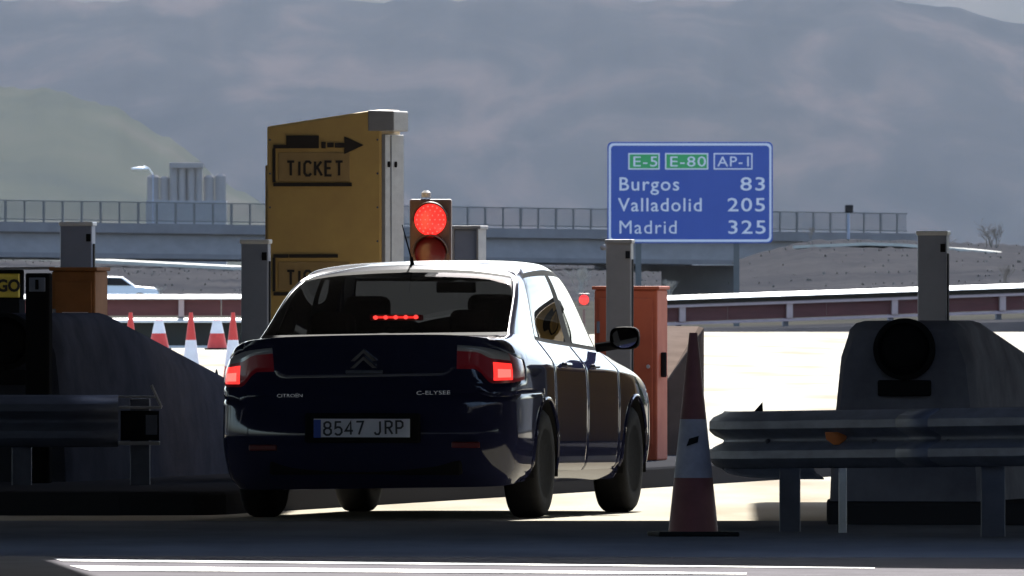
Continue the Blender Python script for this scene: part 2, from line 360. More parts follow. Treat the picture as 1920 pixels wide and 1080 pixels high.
# darker asphalt sheet whose colour deepens the canopy shade on the road, with white lines painted across it at the very front
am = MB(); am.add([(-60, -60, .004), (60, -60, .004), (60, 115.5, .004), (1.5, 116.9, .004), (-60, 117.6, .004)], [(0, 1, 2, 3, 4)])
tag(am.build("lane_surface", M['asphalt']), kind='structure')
q = [Gy(-600, 1044), Gy(-600, 1120), Gy(2600, 1120), Gy(2600, 1050)]
tag(MB().add([Vector((v.x, v.y, .008)) for v in q], [(0, 1, 2, 3)]).build("drain_channel", M['asph_seal']), kind='structure')  # dark colour put in to dim the sunlit strip, no real channel
for (pa, pb, wa, wb) in (((104, 1054.0), (1640, 1069.5), 2.4, 0.7), ((140, 1069.5), (1400, 1080), 4.6, 1.5)):
    q = [Gy(pa[0] - wa * 2, pa[1] - wa), Gy(pa[0] + wa * 6, pa[1] + wa), Gy(pb[0], pb[1] + wb), Gy(pb[0], pb[1] - wb)]
    tag(MB().add([Vector((v.x, v.y, .012)) for v in q], [(0, 1, 2, 3)]).build("road_marking", M['white_paint']), kind='structure')

# left island and right island kerbed slabs
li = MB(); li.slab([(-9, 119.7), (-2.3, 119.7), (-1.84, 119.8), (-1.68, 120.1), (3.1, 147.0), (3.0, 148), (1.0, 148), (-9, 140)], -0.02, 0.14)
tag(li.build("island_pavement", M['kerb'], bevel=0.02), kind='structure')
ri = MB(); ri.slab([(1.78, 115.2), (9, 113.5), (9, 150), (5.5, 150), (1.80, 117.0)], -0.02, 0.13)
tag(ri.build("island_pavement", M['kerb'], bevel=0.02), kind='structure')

# far verge under the right barrier, rising to the right
vg = MB(); vs = []; fs = []
for i in range(30):
    x = 2.6 + i * 0.55; h = 0.02 + max(0, (x - 4)) * 0.028
    for k, (dy, z) in enumerate(((0, -0.02), (0.4, h), (8, h + 0.05), (14, -0.05))): vs.append((x, 462.05 + dy, z))
for i in range(29):
    for k in range(3): fs.append((i * 4 + k, (i + 1) * 4 + k, (i + 1) * 4 + k + 1, i * 4 + k + 1))
vg.add(vs, fs); tag(vg.build("verge", M['scrub']), kind='structure')

def bank(name, px0, px1, rows, material, nx=70, amp=0.12, seed=1):
    """rows: list of (D, fn(px)->photo row) from near to far"""
    r = random.Random(seed); v = []; f = []; n = len(rows)
    fine = []
    for j in range(n - 1):
        for k in range(6): fine.append((j, k / 6))
    fine.append((n - 2, 1.0))
    for i in range(nx + 1):
        px = px0 + (px1 - px0) * i / nx
        for j, t in fine:
            D = rows[j][0] * (1 - t) + rows[j + 1][0] * t; a = P(px, rows[j][1](px), rows[j][0]); b = P(px, rows[j + 1][1](px), rows[j + 1][0])
            p = a.lerp(b, t); p.z += r.uniform(-amp, amp); v.append(p)
    m = len(fine)
    for i in range(nx):
        for j in range(m - 1): f.append((i * m + j, (i + 1) * m + j, (i + 1) * m + j + 1, i * m + j + 1))
    return tag(MB().add(v, f).build(name, material, smooth='all'), kind='structure')
lin = lambda x0, y0, x1, y1: (lambda px: y0 + (y1 - y0) * (px - x0) / (x1 - x0))
bank("embankment", -150, 620, [(860, lin(0, 585, 500, 585)), (900, lin(0, 520, 500, 516)), (935, lin(0, 488, 500, 503)), (990, lin(0, 489, 500, 500)), (1000, lin(0, 545, 500, 545))], M['scrub'], seed=2, amp=0.05)
bank("embankment", 1380, 2300, [(700, lin(1380, 590, 1920, 590)), (760, lin(1380, 535, 1920, 520)), (830, lambda px: 500 - 36 * min(1, max(0, (px - 1370) / 150)) + 8 * max(0, (px - 1640) / 300)), (900, lambda px: 490 - 40 * min(1, max(0, (px - 1370) / 150)) + 14 * max(0, (px - 1700) / 300)), (930, lin(1380, 540, 1920, 540))], M['scrub'], seed=4, amp=0.05)
bank("embankment", 780, 1240, [(880, lin(0, 590, 500, 590)), (960, lin(0, 520, 500, 520)), (1100, lambda px: 497 + (6 if px > 1150 else 0)), (1200, lin(0, 545, 500, 545))], M['scrub'], seed=6, amp=0.05)
def tufts(n, seed):
    r = random.Random(seed); b = MB()
    for o in [o for o in bpy.data.objects if o.name.startswith("embankment")]:
        ps = [p for p in o.data.polygons if p.normal.z > .2]
        for k in range(n):
            p = r.choice(ps); c = Vector(p.center) + Vector((r.uniform(-.4, .4), r.uniform(-3, 3), 0)); h = r.uniform(.03, .065)
            for q in range(4):
                a = r.uniform(0, 3.14); dx = math.cos(a) * h * .9; e = r.uniform(-.5, .5) * h
                b.add([c + Vector((-dx, 0, -.03)), c + Vector((dx, 0, -.03)), c + Vector((e, r.uniform(-.1, .1), h))], [(0, 1, 2)])
    tag(b.build("scrub_tufts", M['scrub_tuft']), kind='stuff')
tufts(800, 21)
tr = MB(); tr.sweep([(-1.2, 0), (1.2, 0)], [P(180, 489, 928), P(300, 495, 926), P(460, 503, 924)]); tag(tr.build("path", M['gravel'], solid=0.15), kind='structure')
tr = MB(); tr.sweep([(-1.0, 0), (1.0, 0.1)], [P(1500, 468, 833), P(1640, 462, 832), P(1720, 464, 831), P(1800, 470, 829), P(1920, 482, 826), P(2000, 486, 826)]); tag(tr.build("path", M['gravel'], solid=0.12), kind='structure')
# hazy mountainside closing the view, and a paler green slope in front of it on the left
def ridge(px):
    y = -3 + 5 * math.sin(px * .011) + 3 * math.sin(px * .037 + 1) + 2 * math.sin(px * .09)
    if px > 1640: y += min(260, (px - 1640) * .11 + max(0, px - 1800) * .10)
    if px < -300: y += min(260, (-300 - px) * .06)
    return y
def mountain_row(f, ph): return lambda px: 508 + (ridge(px) - 508) * f + 9 * math.sin(px * .006 + ph) * math.sin(f * 3.14)
bank("hills", -4200, 6200, [(6300, lambda p: 509), (7000, mountain_row(.28, 0)), (7700, mountain_row(.55, 2)), (8500, mountain_row(.82, 4)), (9300, mountain_row(1.0, 1)), (10400, mountain_row(.5, 3))], M['mountain'], nx=520, amp=.5, seed=9)
def green(px):
    pts = [(-3000, 330), (-900, 190), (-300, 150), (0, 160), (120, 172), (215, 202), (330, 268), (420, 340), (520, 400), (700, 470), (900, 505), (1200, 508)]
    for (a, ya), (b, yb) in zip(pts, pts[1:]):
        if a <= px <= b: return ya + (yb - ya) * (px - a) / (b - a) + 3 * math.sin(px * .05) + 2 * math.sin(px * .13 + 1)
    return 508
bank("hills", -3000, 1200, [(3900, lambda p: 509), (4400, lambda p: 508 + (green(p) - 508) * .45), (5000, lambda p: 508 + (green(p) - 508) * .85), (5400, green), (6100, lambda p: 508 + (green(p) - 508) * .4)], M['green_hill'], nx=300, amp=.3, seed=10)

# ------------------------------------------------------------------ unseen canopy overhead, added and outlined to throw the shade
CZ = 5.6
off = SUN_DIR * (CZ / SUN_DIR.z); off.z = 0
def up(p): return (p[0] + off.x, p[1] + off.y)
cn = thing("toll_canopy", (0, 115, 0), "unseen flat grey canopy roof shaped to throw shade on the toll lanes", "canopy")
g1, g2 = Gy(78, 1048.5), Gy(1600, 1063)
far_pts = [(-40, 137), (-1.75, 137), (-1.45, 134), (-1.25, 124.5), (-1.35, 119.6), (-1.50, 117.4), (1.45, 117.0), (1.55, 126.5), (40, 126.5)]  # stepped outline sets where the shade ends on island, lane and car
sl = (g2 - g1) / (g2.x - g1.x)
near_pts = [(40, g1.y + sl.y * (40 - g1.x) * 0.35), (g2.x + 2, g2.y + sl.y * 2), (g1.x, g1.y), (-40, g1.y + 1)]
poly = [up(p) for p in (list(reversed(far_pts)) + list(reversed(near_pts)))]
c_ = MB(); c_.slab([(x, y - 115) for x, y in poly], CZ, CZ + 0.7); c_.build("roof_slab", M['canopy'], cn)
l0 = Vector((g1.x, g1.y - 0.02)); l1 = Gy(165, 1080); dd = (Vector((l1.x, l1.y)) - l0); l2 = l0 + dd * 1.35
c2 = MB(); c2.slab([(x, y - 115) for x, y in [up(p) for p in [(-40, g1.y - 0.02), (-40, -60), (40, -60), (40, l2.y), (l2.x, l2.y), (l0.x, l0.y)]]], CZ, CZ + 0.7); c2.build("roof_slab", M['canopy'], cn)  # added slab reaching behind the camera to darken bounce and reflections
for x, y in ((-14, 121), (12, 118), (-14, 110), (14, 111)): MB().lathe([(0.25, 0), (0.25, CZ)], (x, y - 115, 0), n=20).build("column", M['steel'], cn, smooth=True)

# ------------------------------------------------------------------ overpass
def overpass():
    A, B = P(-260, 412, 980), P(1560, 436, 1060)
    d = B - A; ln = Vector((d.x, d.y, 0)).length; rz = math.atan2(d.y, d.x); sl = math.atan2(d.z, ln)
    o = thing("overpass_bridge", A, "long grey concrete road bridge crossing low behind the toll plaza", "bridge", rz)
    L_ = ln
    def sx(x, z): return (x, z + math.tan(sl) * x)
    def strip(name, y0, y1, z0, z1, m, x0=-60, x1=None):
        x1 = L_ if x1 is None else x1
        q = [sx(x0, z0), sx(x1, z0), sx(x1, z1), sx(x0, z1)]
        MB().prism(q, y1 - y0, y0).build(name, m, o)
    X2 = L_ * 1.10
    strip("edge_beam", -0.35, 0.2, -0.48, 0.0, M['bridge_dark'], -60, X2)
    strip("girder", 0.0, 0.6, -1.48, -0.482, M['bridge'], -60, X2)
    strip("deck", 0.602, 9.0, -1.0, -0.05, M['bridge'], -60, X2)
    strip("girder", 8.4, 9.0, -1.75, -1.002, M['bridge_dark'])
    strip("soffit_ledge", -0.1, 0.4, -1.72, -1.483, M['bridge_dark'])
    xa = L_ * (1385 + 260) / 1820; 
    MB().prism([(xa, sx(xa, -1.75)[1]), (xa, -6), (xa + 16, -6), (xa + 16, sx(xa + 16, -1.75)[1])][::-1], 9.2, -0.2).build("abutment", M['bridge_dark'], o)
    for x in (-48, -22, L_ * .06, L_ * .13, L_ * .62):
        MB().lathe([(0.35, -7), (0.35, sx(x, -1.76)[1])], (x, 4.5, 0), n=16).build("pier", M['bridge'], o)
    r = MB().prism([sx(-60, 1.0), sx(L_ * 1.08, 1.0), sx(L_ * 1.08, 1.06), sx(-60, 1.06)], 0.06, -0.25).build("railing", M['fence'], o)
    MB().prism([sx(-60, 0.10), sx(L_ * 1.08, 0.10), sx(L_ * 1.08, 0.15), sx(-60, 0.15)], 0.04, -0.24).build("lower_rail", M['fence'], r)
    pm = MB().box((0, -0.22, 0.5), (0.09, 0.08, 1.02)).build("post", M['fence'], r); pm.location = (0.4, 0, sx(0.4, 0)[1])
    k = -34
    while 0.4 + k * 1.74 < L_ * 1.08:
        c = pm.copy(); COL.objects.link(c); x = 0.4 + k * 1.74; c.location = (x, 0, sx(x, 0)[1]); c.parent = r; k += 2 if k == -1 else 1
    bars = MB(); x = -59.8
    while x < L_ * 1.08:
        bars.box((x, -0.22, sx(x, 0.56)[1]), (0.022, 0.02, 0.85)); x += 0.14
    b_ = bars.build("baluster", M['fence'], r); b_['kind'] = 'stuff'
overpass()

# ------------------------------------------------------------------ pale silo building far behind the bridge
def silo():
    D = 3000; s = FPX / D; c = P(350, 502, D); c.z = 0
    o = thing("silo_building", c, "pale ribbed silo building rising above the bridge railing", "building")
    Z = lambda py: CAM_H - (py - HOR) / s
    MB().box((0, 0, (Z(376) + 0) / 2 - 1), (150 / s, 8, Z(376) + 2)).build("base_block", M['silo_dark'], o)
    for x0, x1, yt in ((276, 299, 331), (300, 318, 333), (382, 402, 331), (403, 424, 329)):
        MB().lathe([((x1 - x0) / 2 / s * .98, Z(378)), ((x1 - x0) / 2 / s * .98, Z(yt) - .1), ((x1 - x0) / 2 / s * .6, Z(yt) + .2)], ((x0 + x1) / 2 / s - 350 / s, -1.5, 0), n=20).build("silo", M['silo'], o, smooth=True)
    for x0, x1 in ((319, 334), (335, 349), (352, 366), (367, 380)):
        MB().lathe([((x1 - x0) / 2 / s * .98, Z(378)), ((x1 - x0) / 2 / s * .98, Z(316))], ((x0 + x1) / 2 / s - 350 / s, -2.2, 0), n=20).build("silo", M['silo'], o, smooth=True)
    MB().box(((350 - 350) / s, -1, (Z(305) + Z(315.5)) / 2), (64 / s, 5, Z(305) - Z(315.5))).build("tower_cap", M['silo'], o, bevel=.1)
    MB().box(((348 - 350) / s, 0.6, (Z(316) + Z(378)) / 2), (60 / s, 2, Z(316) - Z(378))).build("tower_core", M['silo_dark'], o)
    MB().box((-4.5, -3.2, Z(378) + .1), (2, 1.0, .35)).build("ledge", M['silo'], o)
silo()

def lamp(px, py, D, label, name="street_lamp", arm=1, col='lampmetal', pole_px=None, tall=1.0):
    p = P(px, py, D); b = G(pole_px if pole_px else px + 35 * arm, D); o = thing(name, b, label, "street lamp", group=None)
    dx = p.x - b.x
    MB().tube([(0, 0, 0), (0, 0, p.z * .95)], 0.09, r1=0.05, n=10).build("pole", M['grey_paint'], o, smooth=True)
    MB().tube([(0, 0, p.z * .95), (dx * .3, 0, p.z + .05), (dx * .6, 0, p.z + .18)], 0.04, n=8).build("arm", M['lampmetal'], o, smooth=True)
    MB().lathe([(0, -.16), (.3, -.12), (.42, 0), (.3, .1), (0, .15)], (0, 0, 0), n=16).build("lamp_head", M[col], o, smooth='all')
    h = bpy.data.objects[-1] if False else None
    for c in kids(o):
        if c.name.startswith("lamp_head"): c.location = (dx * .85, 0, p.z); c.scale = (1.6, .6, .8)
    return o
lamp(258, 316, 1500, "bright white street lamp head left of the pale silo building", pole_px=287)

def mast():
    b = G(1591, 1045, 0); o = thing("camera_mast", b, "thin mast with a small dark head above the right end of the bridge railing", "mast")
    z = P(1591, 386, 1045).z
    MB().tube([(0, 0, 0), (0, 0, z)], .07, n=8).build("pole", M['grey_paint'], o)
    MB().box((.03, 0, z - .15), (.42, .35, .4)).build("head", M['black'], o, bevel=.05)
mast()

def twigs(name, p, h, w, n, m, label, cat, seed):
    r = random.Random(seed); o = thing(name, p, label, cat); b = MB(); t = MB()
    def grow(q, d, L_, rad, lvl):
        e = q + d * L_; mid = q.lerp(e, .5) + Vector((r.uniform(-1, 1), r.uniform(-1, 1), r.uniform(-.4, .4))) * L_ * .08
        (t if lvl == 0 else b).tube([q, mid, e], rad, n=4, r1=rad * .55)
        if lvl >= 4: return
        for k in range(r.choice((2, 3, 3))):
            dd = (d + Vector((r.uniform(-1, 1) * w, r.uniform(-1, 1) * w, r.uniform(-.15, .55)))).normalized(); grow(q.lerp(e, r.uniform(.55, 1)), dd, L_ * r.uniform(.55, .8), rad * .6, lvl + 1)
    for k in range(n):
        grow(Vector((r.uniform(-.3, .3) * h * .3, r.uniform(-.2, .2), 0)), Vector((r.uniform(-.35, .35), r.uniform(-.3, .3), 1)).normalized(), h * .36, h * .012, 0)
    t.build("trunk", m, o); b.build("crown", m, o)
    return o
twigs("bare_tree", P(1862, 478, 860), 1.75, .85, 7, M['twig'], "brown bare bushy tree on the right-hand bank", "tree", 3)
twigs("bare_bush", P(1520, 448, 900), .7, .9, 5, M['twig'], "low dark bush on the bank just right of the blue sign", "bush", 5)
twigs("bare_bush", P(1775, 470, 850), .9, .9, 5, M['twig'], "low dark bush behind the grey post on the right", "bush", 8)
twigs("bare_bush", P(1087, 552, 760), 1.3, .8, 9, M['twig_pale'], "pale leafless bush under the bridge beside the orange cabinet", "bush", 11)
twigs("bare_bush", P(1255, 556, 700), .75, .9, 8, M['twig_pale'], "small pale dry bush right of the orange cabinet", "bush", 12)
twigs("bare_bush", P(300, 556, 760), .55, 1.0, 8, M['twig_pale'], "low pale scrub at the foot of the left bank", "bush", 15)
twigs("bare_bush", P(1885, 536, 700), .9, .8, 6, M['twig'], "thin bare shrub behind the barrier at the far right", "bush", 17)

def far_car():
    D = 880; o = thing("parked_car", G(206, D, -0.22), "white car far off behind the barrier beside the brown cabinet", "car")
    pr = [(-2.1, .3), (2.1, .3), (2.15, .62), (1.95, .8), (1.1, .88), (.55, 1.28), (-.9, 1.32), (-1.7, .92), (-2.1, .85)]
    MB().prism(pr, 1.7, -.85).build("body", M['van'], o, bevel=.06)
    MB().prism([(.95, .9), (.5, 1.23), (-.85, 1.26), (-1.5, .93)], .02, -.872).build("window", M['blackg'], o)
    for x in (-1.3, 1.3): MB().lathe([(.3, -.1), (.31, 0), (.3, .1)], (x, -.78, .3), axis='Y', n=18).build("wheel", M['rubber'], o, smooth=True)
    MB().box((2.1, -.7, .68), (.12, .25, .14)).build("headlight", M['clear_lens'], o, bevel=.02)
far_car()

# ------------------------------------------------------------------ far barriers with dark red boards
def barrier(A, B, zt0, zt1, label, n_post, first, step, W_=None):
    d = B - A; L_ = Vector((d.x, d.y, 0)).length; o = thing("road_barrier", (A.x, A.y, 0), label, "barrier", math.atan2(d.y, d.x))
    rise = (zt1 - zt0) / L_
    def bar(name, z0, z1, y0, dep, m, x0=0, x1=None):
        x1 = L_ if x1 is None else x1
        return MB().prism([(x0, zt0 + z0 + rise * x0), (x1, zt0 + z0 + rise * x1), (x1, zt0 + z1 + rise * x1), (x0, zt0 + z1 + rise * x0)], dep, y0).build(name, m, o)
    yield o, L_, bar, (lambda x: zt0 + rise * x)
def coping(o, L_, zt, name, ztop, h, dep, m='rail_white'):
    """a sloping plate whose upper face catches the light"""
    v = []
    for x in (0, L_):
        z = zt(x) + ztop
        v += [(x, -.08, z - h), (x, -.08 + dep, z), (x, -.08 + dep, z - .02), (x, -.08, z - h - .02)]
    MB().add(v, [(0, 4, 5, 1), (1, 5, 6, 2), (2, 6, 7, 3), (3, 7, 4, 0), (0, 1, 2, 3), (7, 6, 5, 4)]).build(name, M[m], o)
def right_barrier():
    A, B = G(1180, 466), G(2060, 470)
    s = FPX / 467
    for o, L_, bar, zt in barrier(A, B, CAM_H - (557 - HOR) / s, CAM_H - (527 - HOR) / s, "dark red board barrier with pale rails beyond the sunlit road on the right", 0, 0, 0):
        W_ = [(0, 0), (.05, .02), (.05, .09), (.0, .13), (.0, .0)]
        coping(o, L_, zt, 'top_rail', 0.0, .085, .32)
        bar("rail_skirt", -.22, -.09, .16, .03, M['field'])
        coping(o, L_, zt, 'rail', -.21, .045, .10, 'post_pink')
        k = 0; x = 0.
        while x < L_:
            x1 = min(L_, x + 2.42); bar("board", -.60, -.25, .05, .05, M['board'], x + .01, x1 - .01); x += 2.42
        coping(o, L_, zt, 'bottom_rail', -.61, .045, .09, 'post_pink')
        for px in (1278, 1478, 1675, 1878, 2040):
            xx = (px - 1180) / 880 * L_
            MB().box((xx, -.02, zt(xx) - .42), (.15, .06, .37)).build("post", M['post_pink'], o, bevel=.01)
            MB().box((xx, .25, zt(xx) / 2 - .05), (.12, .1, zt(xx) - .06)).build("stanchion", M['steel'], o)
right_barrier()
def left_barrier():
    A, B = G(-1600, 370), G(640, 370); s = FPX / 370
    for o, L_, bar, zt in barrier(A, B, CAM_H - (552 - HOR) / s, CAM_H - (552 - HOR) / s, "dark red board barrier behind the row of cones on the left", 0, 0, 0):
        coping(o, L_, zt, 'top_rail', 0.0, .07, .25)
        x = 0.
        while x < L_:
            x1 = min(L_, x + 2.43); bar("board", -.385, -.075, .05, .05, M['board'], x + .01, x1 - .01); x += 2.43
        coping(o, L_, zt, 'rail', -.43, .06, .2)
        coping(o, L_, zt, 'bottom_rail', -.925, .035, .12)
        bar("mesh_panel", -.925, -.505, .10, .02, M['field'])
        for px in (-1460, -1260, -1060, -860, -660, -460, -260, -60, 140, 340, 540):
            xx = (px + 1600) / 2240 * L_
            MB().box((xx, -.015, zt(xx) - .24), (.10, .06, .33)).build("post", M['post_pink'], o, bevel=.01)
            MB().box((xx, .2, zt(xx) / 2), (.1, .1, zt(xx))).build("stanchion", M['steel'], o)
left_barrier()

# ------------------------------------------------------------------ traffic cones
def cone(p, H, rb, label, bands, group=None, base=0.22, tip=0.022, rz=0.0):
    o = thing("traffic_cone", p, label, "traffic cone", rz, group)
    z0 = 0.03
    def rad(t): return rb + (tip - rb) * t
    t0 = 0
    for t1, colr in bands:
        MB().lathe([(rad(t0), z0 + (H - z0) * t0), (rad((t0 + t1) / 2), z0 + (H - z0) * (t0 + t1) / 2), (rad(t1), z0 + (H - z0) * t1)], n=28).build("cone_body" if colr in ('cone_red', 'cone_faded') else "reflective_collar", M[colr], o, smooth=True)
        t0 = t1
    MB().slab([(-base, -base), (base, -base), (base, base), (-base, base)], 0, z0).build("base_plate", M['rubber'], o, bevel=.012)
    return o
NEAR = G(1300, 110.2)
nc = cone(NEAR, 1.10, .135, "large red and white cone standing at the right rear of the dark car", [(.27, 'cone_faded'), (.565, 'cone_grey'), (1, 'cone_faded')], rz=R(8))
MB().add([Vector((.118 * math.sin(a) * q, -.118 * math.cos(a) * q, z)) for a, z, q in ((-.55, .49, .80), (.12, .51, .78), (.20, .545, .74), (-.40, .53, .76))], [(0, 1, 2, 3)]).build("dark_smudge", M['black'], nc, solid=.003)
gp = "cones in the background left of the car"
tall = [(.22, 'cone_red'), (.60, 'cone_white'), (1, 'cone_red')]
cone(G(245, 256), .89, .13, "tall red cone partly hidden by the concrete block, leftmost of the cones", tall, gp)
cone(G(358, 256), .89, .13, "tall red and white cone in the middle of the background cones", tall, gp)
cone(G(437, 256), .89, .13, "tall red and white cone right beside the car's left shoulder", tall, gp)
shrt = [(.52, 'cone_red'), (.97, 'cone_white'), (1, 'cone_red')]
cone(G(298, 362), .53, .18, "short cone with pale top between the leftmost and middle tall cones", shrt, gp, tip=.07)
cone(G(407, 362), .53, .18, "short cone with pale top between the two right tall cones", shrt, gp, tip=.07)
db = thing("bollard", G(406, 240), "tiny dark spike on the bright road beside the car's left tail light", "bollard")
MB().lathe([(.05, 0), (.045, .1), (.012, .24), (0, .27)], n=12).build("spike", M['black'], db, smooth=True)

# ------------------------------------------------------------------ destination sign
def sign():
    D = 490; s = FPX / D
    o = thing("road_sign", G(1294, D), "blue motorway distance sign listing three cities on two posts", "sign")
    X = lambda px: (px - 1294) / s
    Z = lambda py: CAM_H - (py - HOR) / s
    def rr(x0, x1, z0, z1, r, n=6):
        pts = []
        for cx, cz, a0 in ((x1 - r, z0 + r, -90), (x1 - r, z1 - r, 0), (x0 + r, z1 - r, 90), (x0 + r, z0 + r, 180)):
            for k in range(n + 1): a = R(a0 + 90 * k / n); pts.append((cx + r * math.cos(a), cz + r * math.sin(a)))
        return pts
    MB().prism(rr(X(1139), X(1449), Z(456), Z(266), .12), .04, 0).build("backing_panel", M['blue'], o)
    # white rim as a ring
    a = rr(X(1141.5), X(1446.5), Z(453.5), Z(268.5), .11); b = rr(X(1145.5), X(1442.5), Z(449), Z(273), .085); n = len(a)
    MB().add([(x, -.006, z) for x, z in a] + [(x, -.006, z) for x, z in b], [(i, (i + 1) % n, (i + 1) % n + n, i + n) for i in range(n)]).build("white_rim", M['white'], o, solid=.008)
    for px in (1197, 1381): MB().box((X(px), .10, Z(380) / 2), (.14, .14, Z(380))).build("post", M['fence'], o)
    for body, py, num in (("Burgos", 357, "83"), ("Valladolid", 396, "205"), ("Madrid", 438, "325")):
        w = {"Burgos": 112, "Valladolid": 157, "Madrid": 107}[body]
        text("lettering", body, 25 / s, w / s, (X(1159), -.012, Z(py)), M['white'], o, bold=0.0 if body == 'Madrid' else .003, space=1.12)
        wn = {2: 46, 3: 70}[len(num)]
        t = text("lettering", num, 25 / s, wn / s, (X(1433 - wn), -.012, Z(py)), M['white'], o, bold=.003, space=1.12)
    for x0, x1, body, m in ((1178, 1237, "E-5", 'sign_green'), (1247, 1328, "E-80", 'sign_green'), (1338, 1411, "AP-1", 'blue')):
        pn = MB().prism([(X(x0), Z(318)), (X(x1), Z(318)), (X(x1), Z(287)), (X(x0), Z(287))], .02, -.014).build("route_panel", M['white'], o)
        MB().prism([(X(x0 + 2.5), Z(315.5)), (X(x1 - 2.5), Z(315.5)), (X(x1 - 2.5), Z(289.5)), (X(x0 + 2.5), Z(289.5))], .02, -.019).build("panel_face", M[m], pn)
        text("lettering", body, 19 / s, (x1 - x0 - 14) / s, (X(x0 + 7), -.023, Z(312)), M['white'], pn, bold=.0, space=1.1)
sign()

# small far red signal to the left of the orange cabinet
def far_signal():
    D = 300; s = FPX / D; z = P(0, 562, D).z
    o = thing("traffic_light", G(1095, D), "small distant red light on a short post left of the orange cabinet", "traffic light")
    MB().tube([(0, 0, 0), (0, 0, z - .14)], 0.02).build("post", M['housing'], o)
    MB().box((0, .05, z), (.17, .08, .19)).build("housing", M['housing'], o, bevel=.02)
    MB().lathe([(.072, 0), (.064, -.012), (.04, -.02), (0, -.024)], (0, 0, z), axis='Y', n=24).build("lens", M['red_on'], o, smooth=True)
far_signal()

# ------------------------------------------------------------------ island furniture
def det_post(px0, px1, top, D, label, m='grey_paint', capm='cap', rz=LANE):
    s = FPX / D; w = (px1 - px0) / s; z = CAM_H - (top - HOR) / s
    o = thing("detector_post", G((px0 + px1) / 2, D), label, "post", rz, "square posts along the toll islands")
    ww = w / (math.cos(rz) + abs(math.sin(rz)) * .6)
    MB().box((0, 0, z / 2), (ww, ww * .6, z - .04)).build("shaft", M[m], o, bevel=.008)
    MB().box((0, 0, z - .01), (ww + .016, ww * .6 + .016, .028)).build("cap", M[capm], o, bevel=.006)
    MB().box((ww / 2 + .004, -.01, z * .62), (.006, ww * .25, z * .6)).build("sensor_strip", M['blackg'], o)
    MB().box((ww / 2 - .022, -ww * .3 - .003, z - .10), (.03, .006, .05)).build("latch", M['black'], o)
    return o
det_post(113, 179, 417, 133.5, "grey post with pale cap behind the brown cabinet on the left")
det_post(452, 508, 450, 125.6, "grey-blue post left of the yellow ticket machine")
det_post(1720, 1780, 434, 124.0, "grey post standing behind the right-hand concrete block")
bp_ = det_post(1136, 1188, 450, 138.6, "olive grey post in front of the orange cabinet and the blue sign", m='brown_paint', capm='brown_paint')
MB().lathe([(.02, 0), (.02, -.03), (.008, -.04)], (-.10, -.06, P(0, 464, 138.6).z), axis='Y', n=14).build("bolt", M['alu'], bp_, smooth=True)

def cabinet(px0, px1, top, D, label, m, label_plate=False, handle=True, zb=0.14):
    s = FPX / D; z = CAM_H - (top - HOR) / s; dp = .42
    wt = (px1 - px0) / s; w = (wt - dp * math.sin(-LANE)) / math.cos(LANE)
    o = thing("lane_cabinet", G((px0 + px1) / 2, D, zb), label, "cabinet", LANE, "metal cabinets on the toll island")
    MB().box((0, 0, (z - zb) / 2), (w, dp, z - zb)).build("body", M[m], o, bevel=.012)
    MB().box((0, -dp / 2 - .006, (z - zb) * .52), (w * .86, .012, (z - zb) * .86)).build("door", M[m], o, bevel=.006)
    MB().box((0, 0, z - zb + .012), (w + .03, dp + .03, .024)).build("lid", M[m], o, bevel=.006)
    for zz in (.22, .78): MB().lathe([(.011, -.04), (.011, .04)], (-w * .43, -dp / 2 - .014, (z - zb) * zz), n=10).build("hinge", M['steel'], o)
    MB().lathe([(.014, 0), (.012, -.012), (0, -.013)], (w * .36, -dp / 2 - .012, (z - zb) * .55), axis='Y', n=12).build("lock", M['alu'], o)
    if handle: MB().box((w / 2 + .018, -.05, (z - zb) * .56), (.036, .04, .17)).build("handle", M['black'], o, bevel=.008)
    if label_plate: MB().box((w * .05, -dp / 2 - .014, (z - zb) - .30), (.17, .006, .07)).build("label_plate", M['pale_label'], o)
    return o
cabinet(1114, 1252, 543, 139.2, "orange red metal cabinet beside the front of the dark car", 'orange')
cabinet(98, 201, 508, 131.8, "brown orange cabinet with pale plate above the left concrete block", 'orange_brown', label_plate=True, handle=False)
def grey_cab():
    D = 134; s = FPX / D; z = P(0, 430, D).z
    o = thing("control_box", G(880, D, .14), "pale edged grey control box just right of the red traffic light", "box", LANE)
    MB().box((0, 0, (z - .14) / 2), (.16, .25, z - .14)).build("body", M['grey_paint'], o, bevel=.01)
    for sx in (-1, 1): MB().box((sx * .083, -.02, (z - .14) / 2), (.014, .29, z - .13)).build("edge_profile", M['alu'], o, bevel=.003)
    MB().box((0, 0, z - .14 + .012), (.20, .30, .024)).build("lid", M['alu'], o, bevel=.004)
grey_cab()

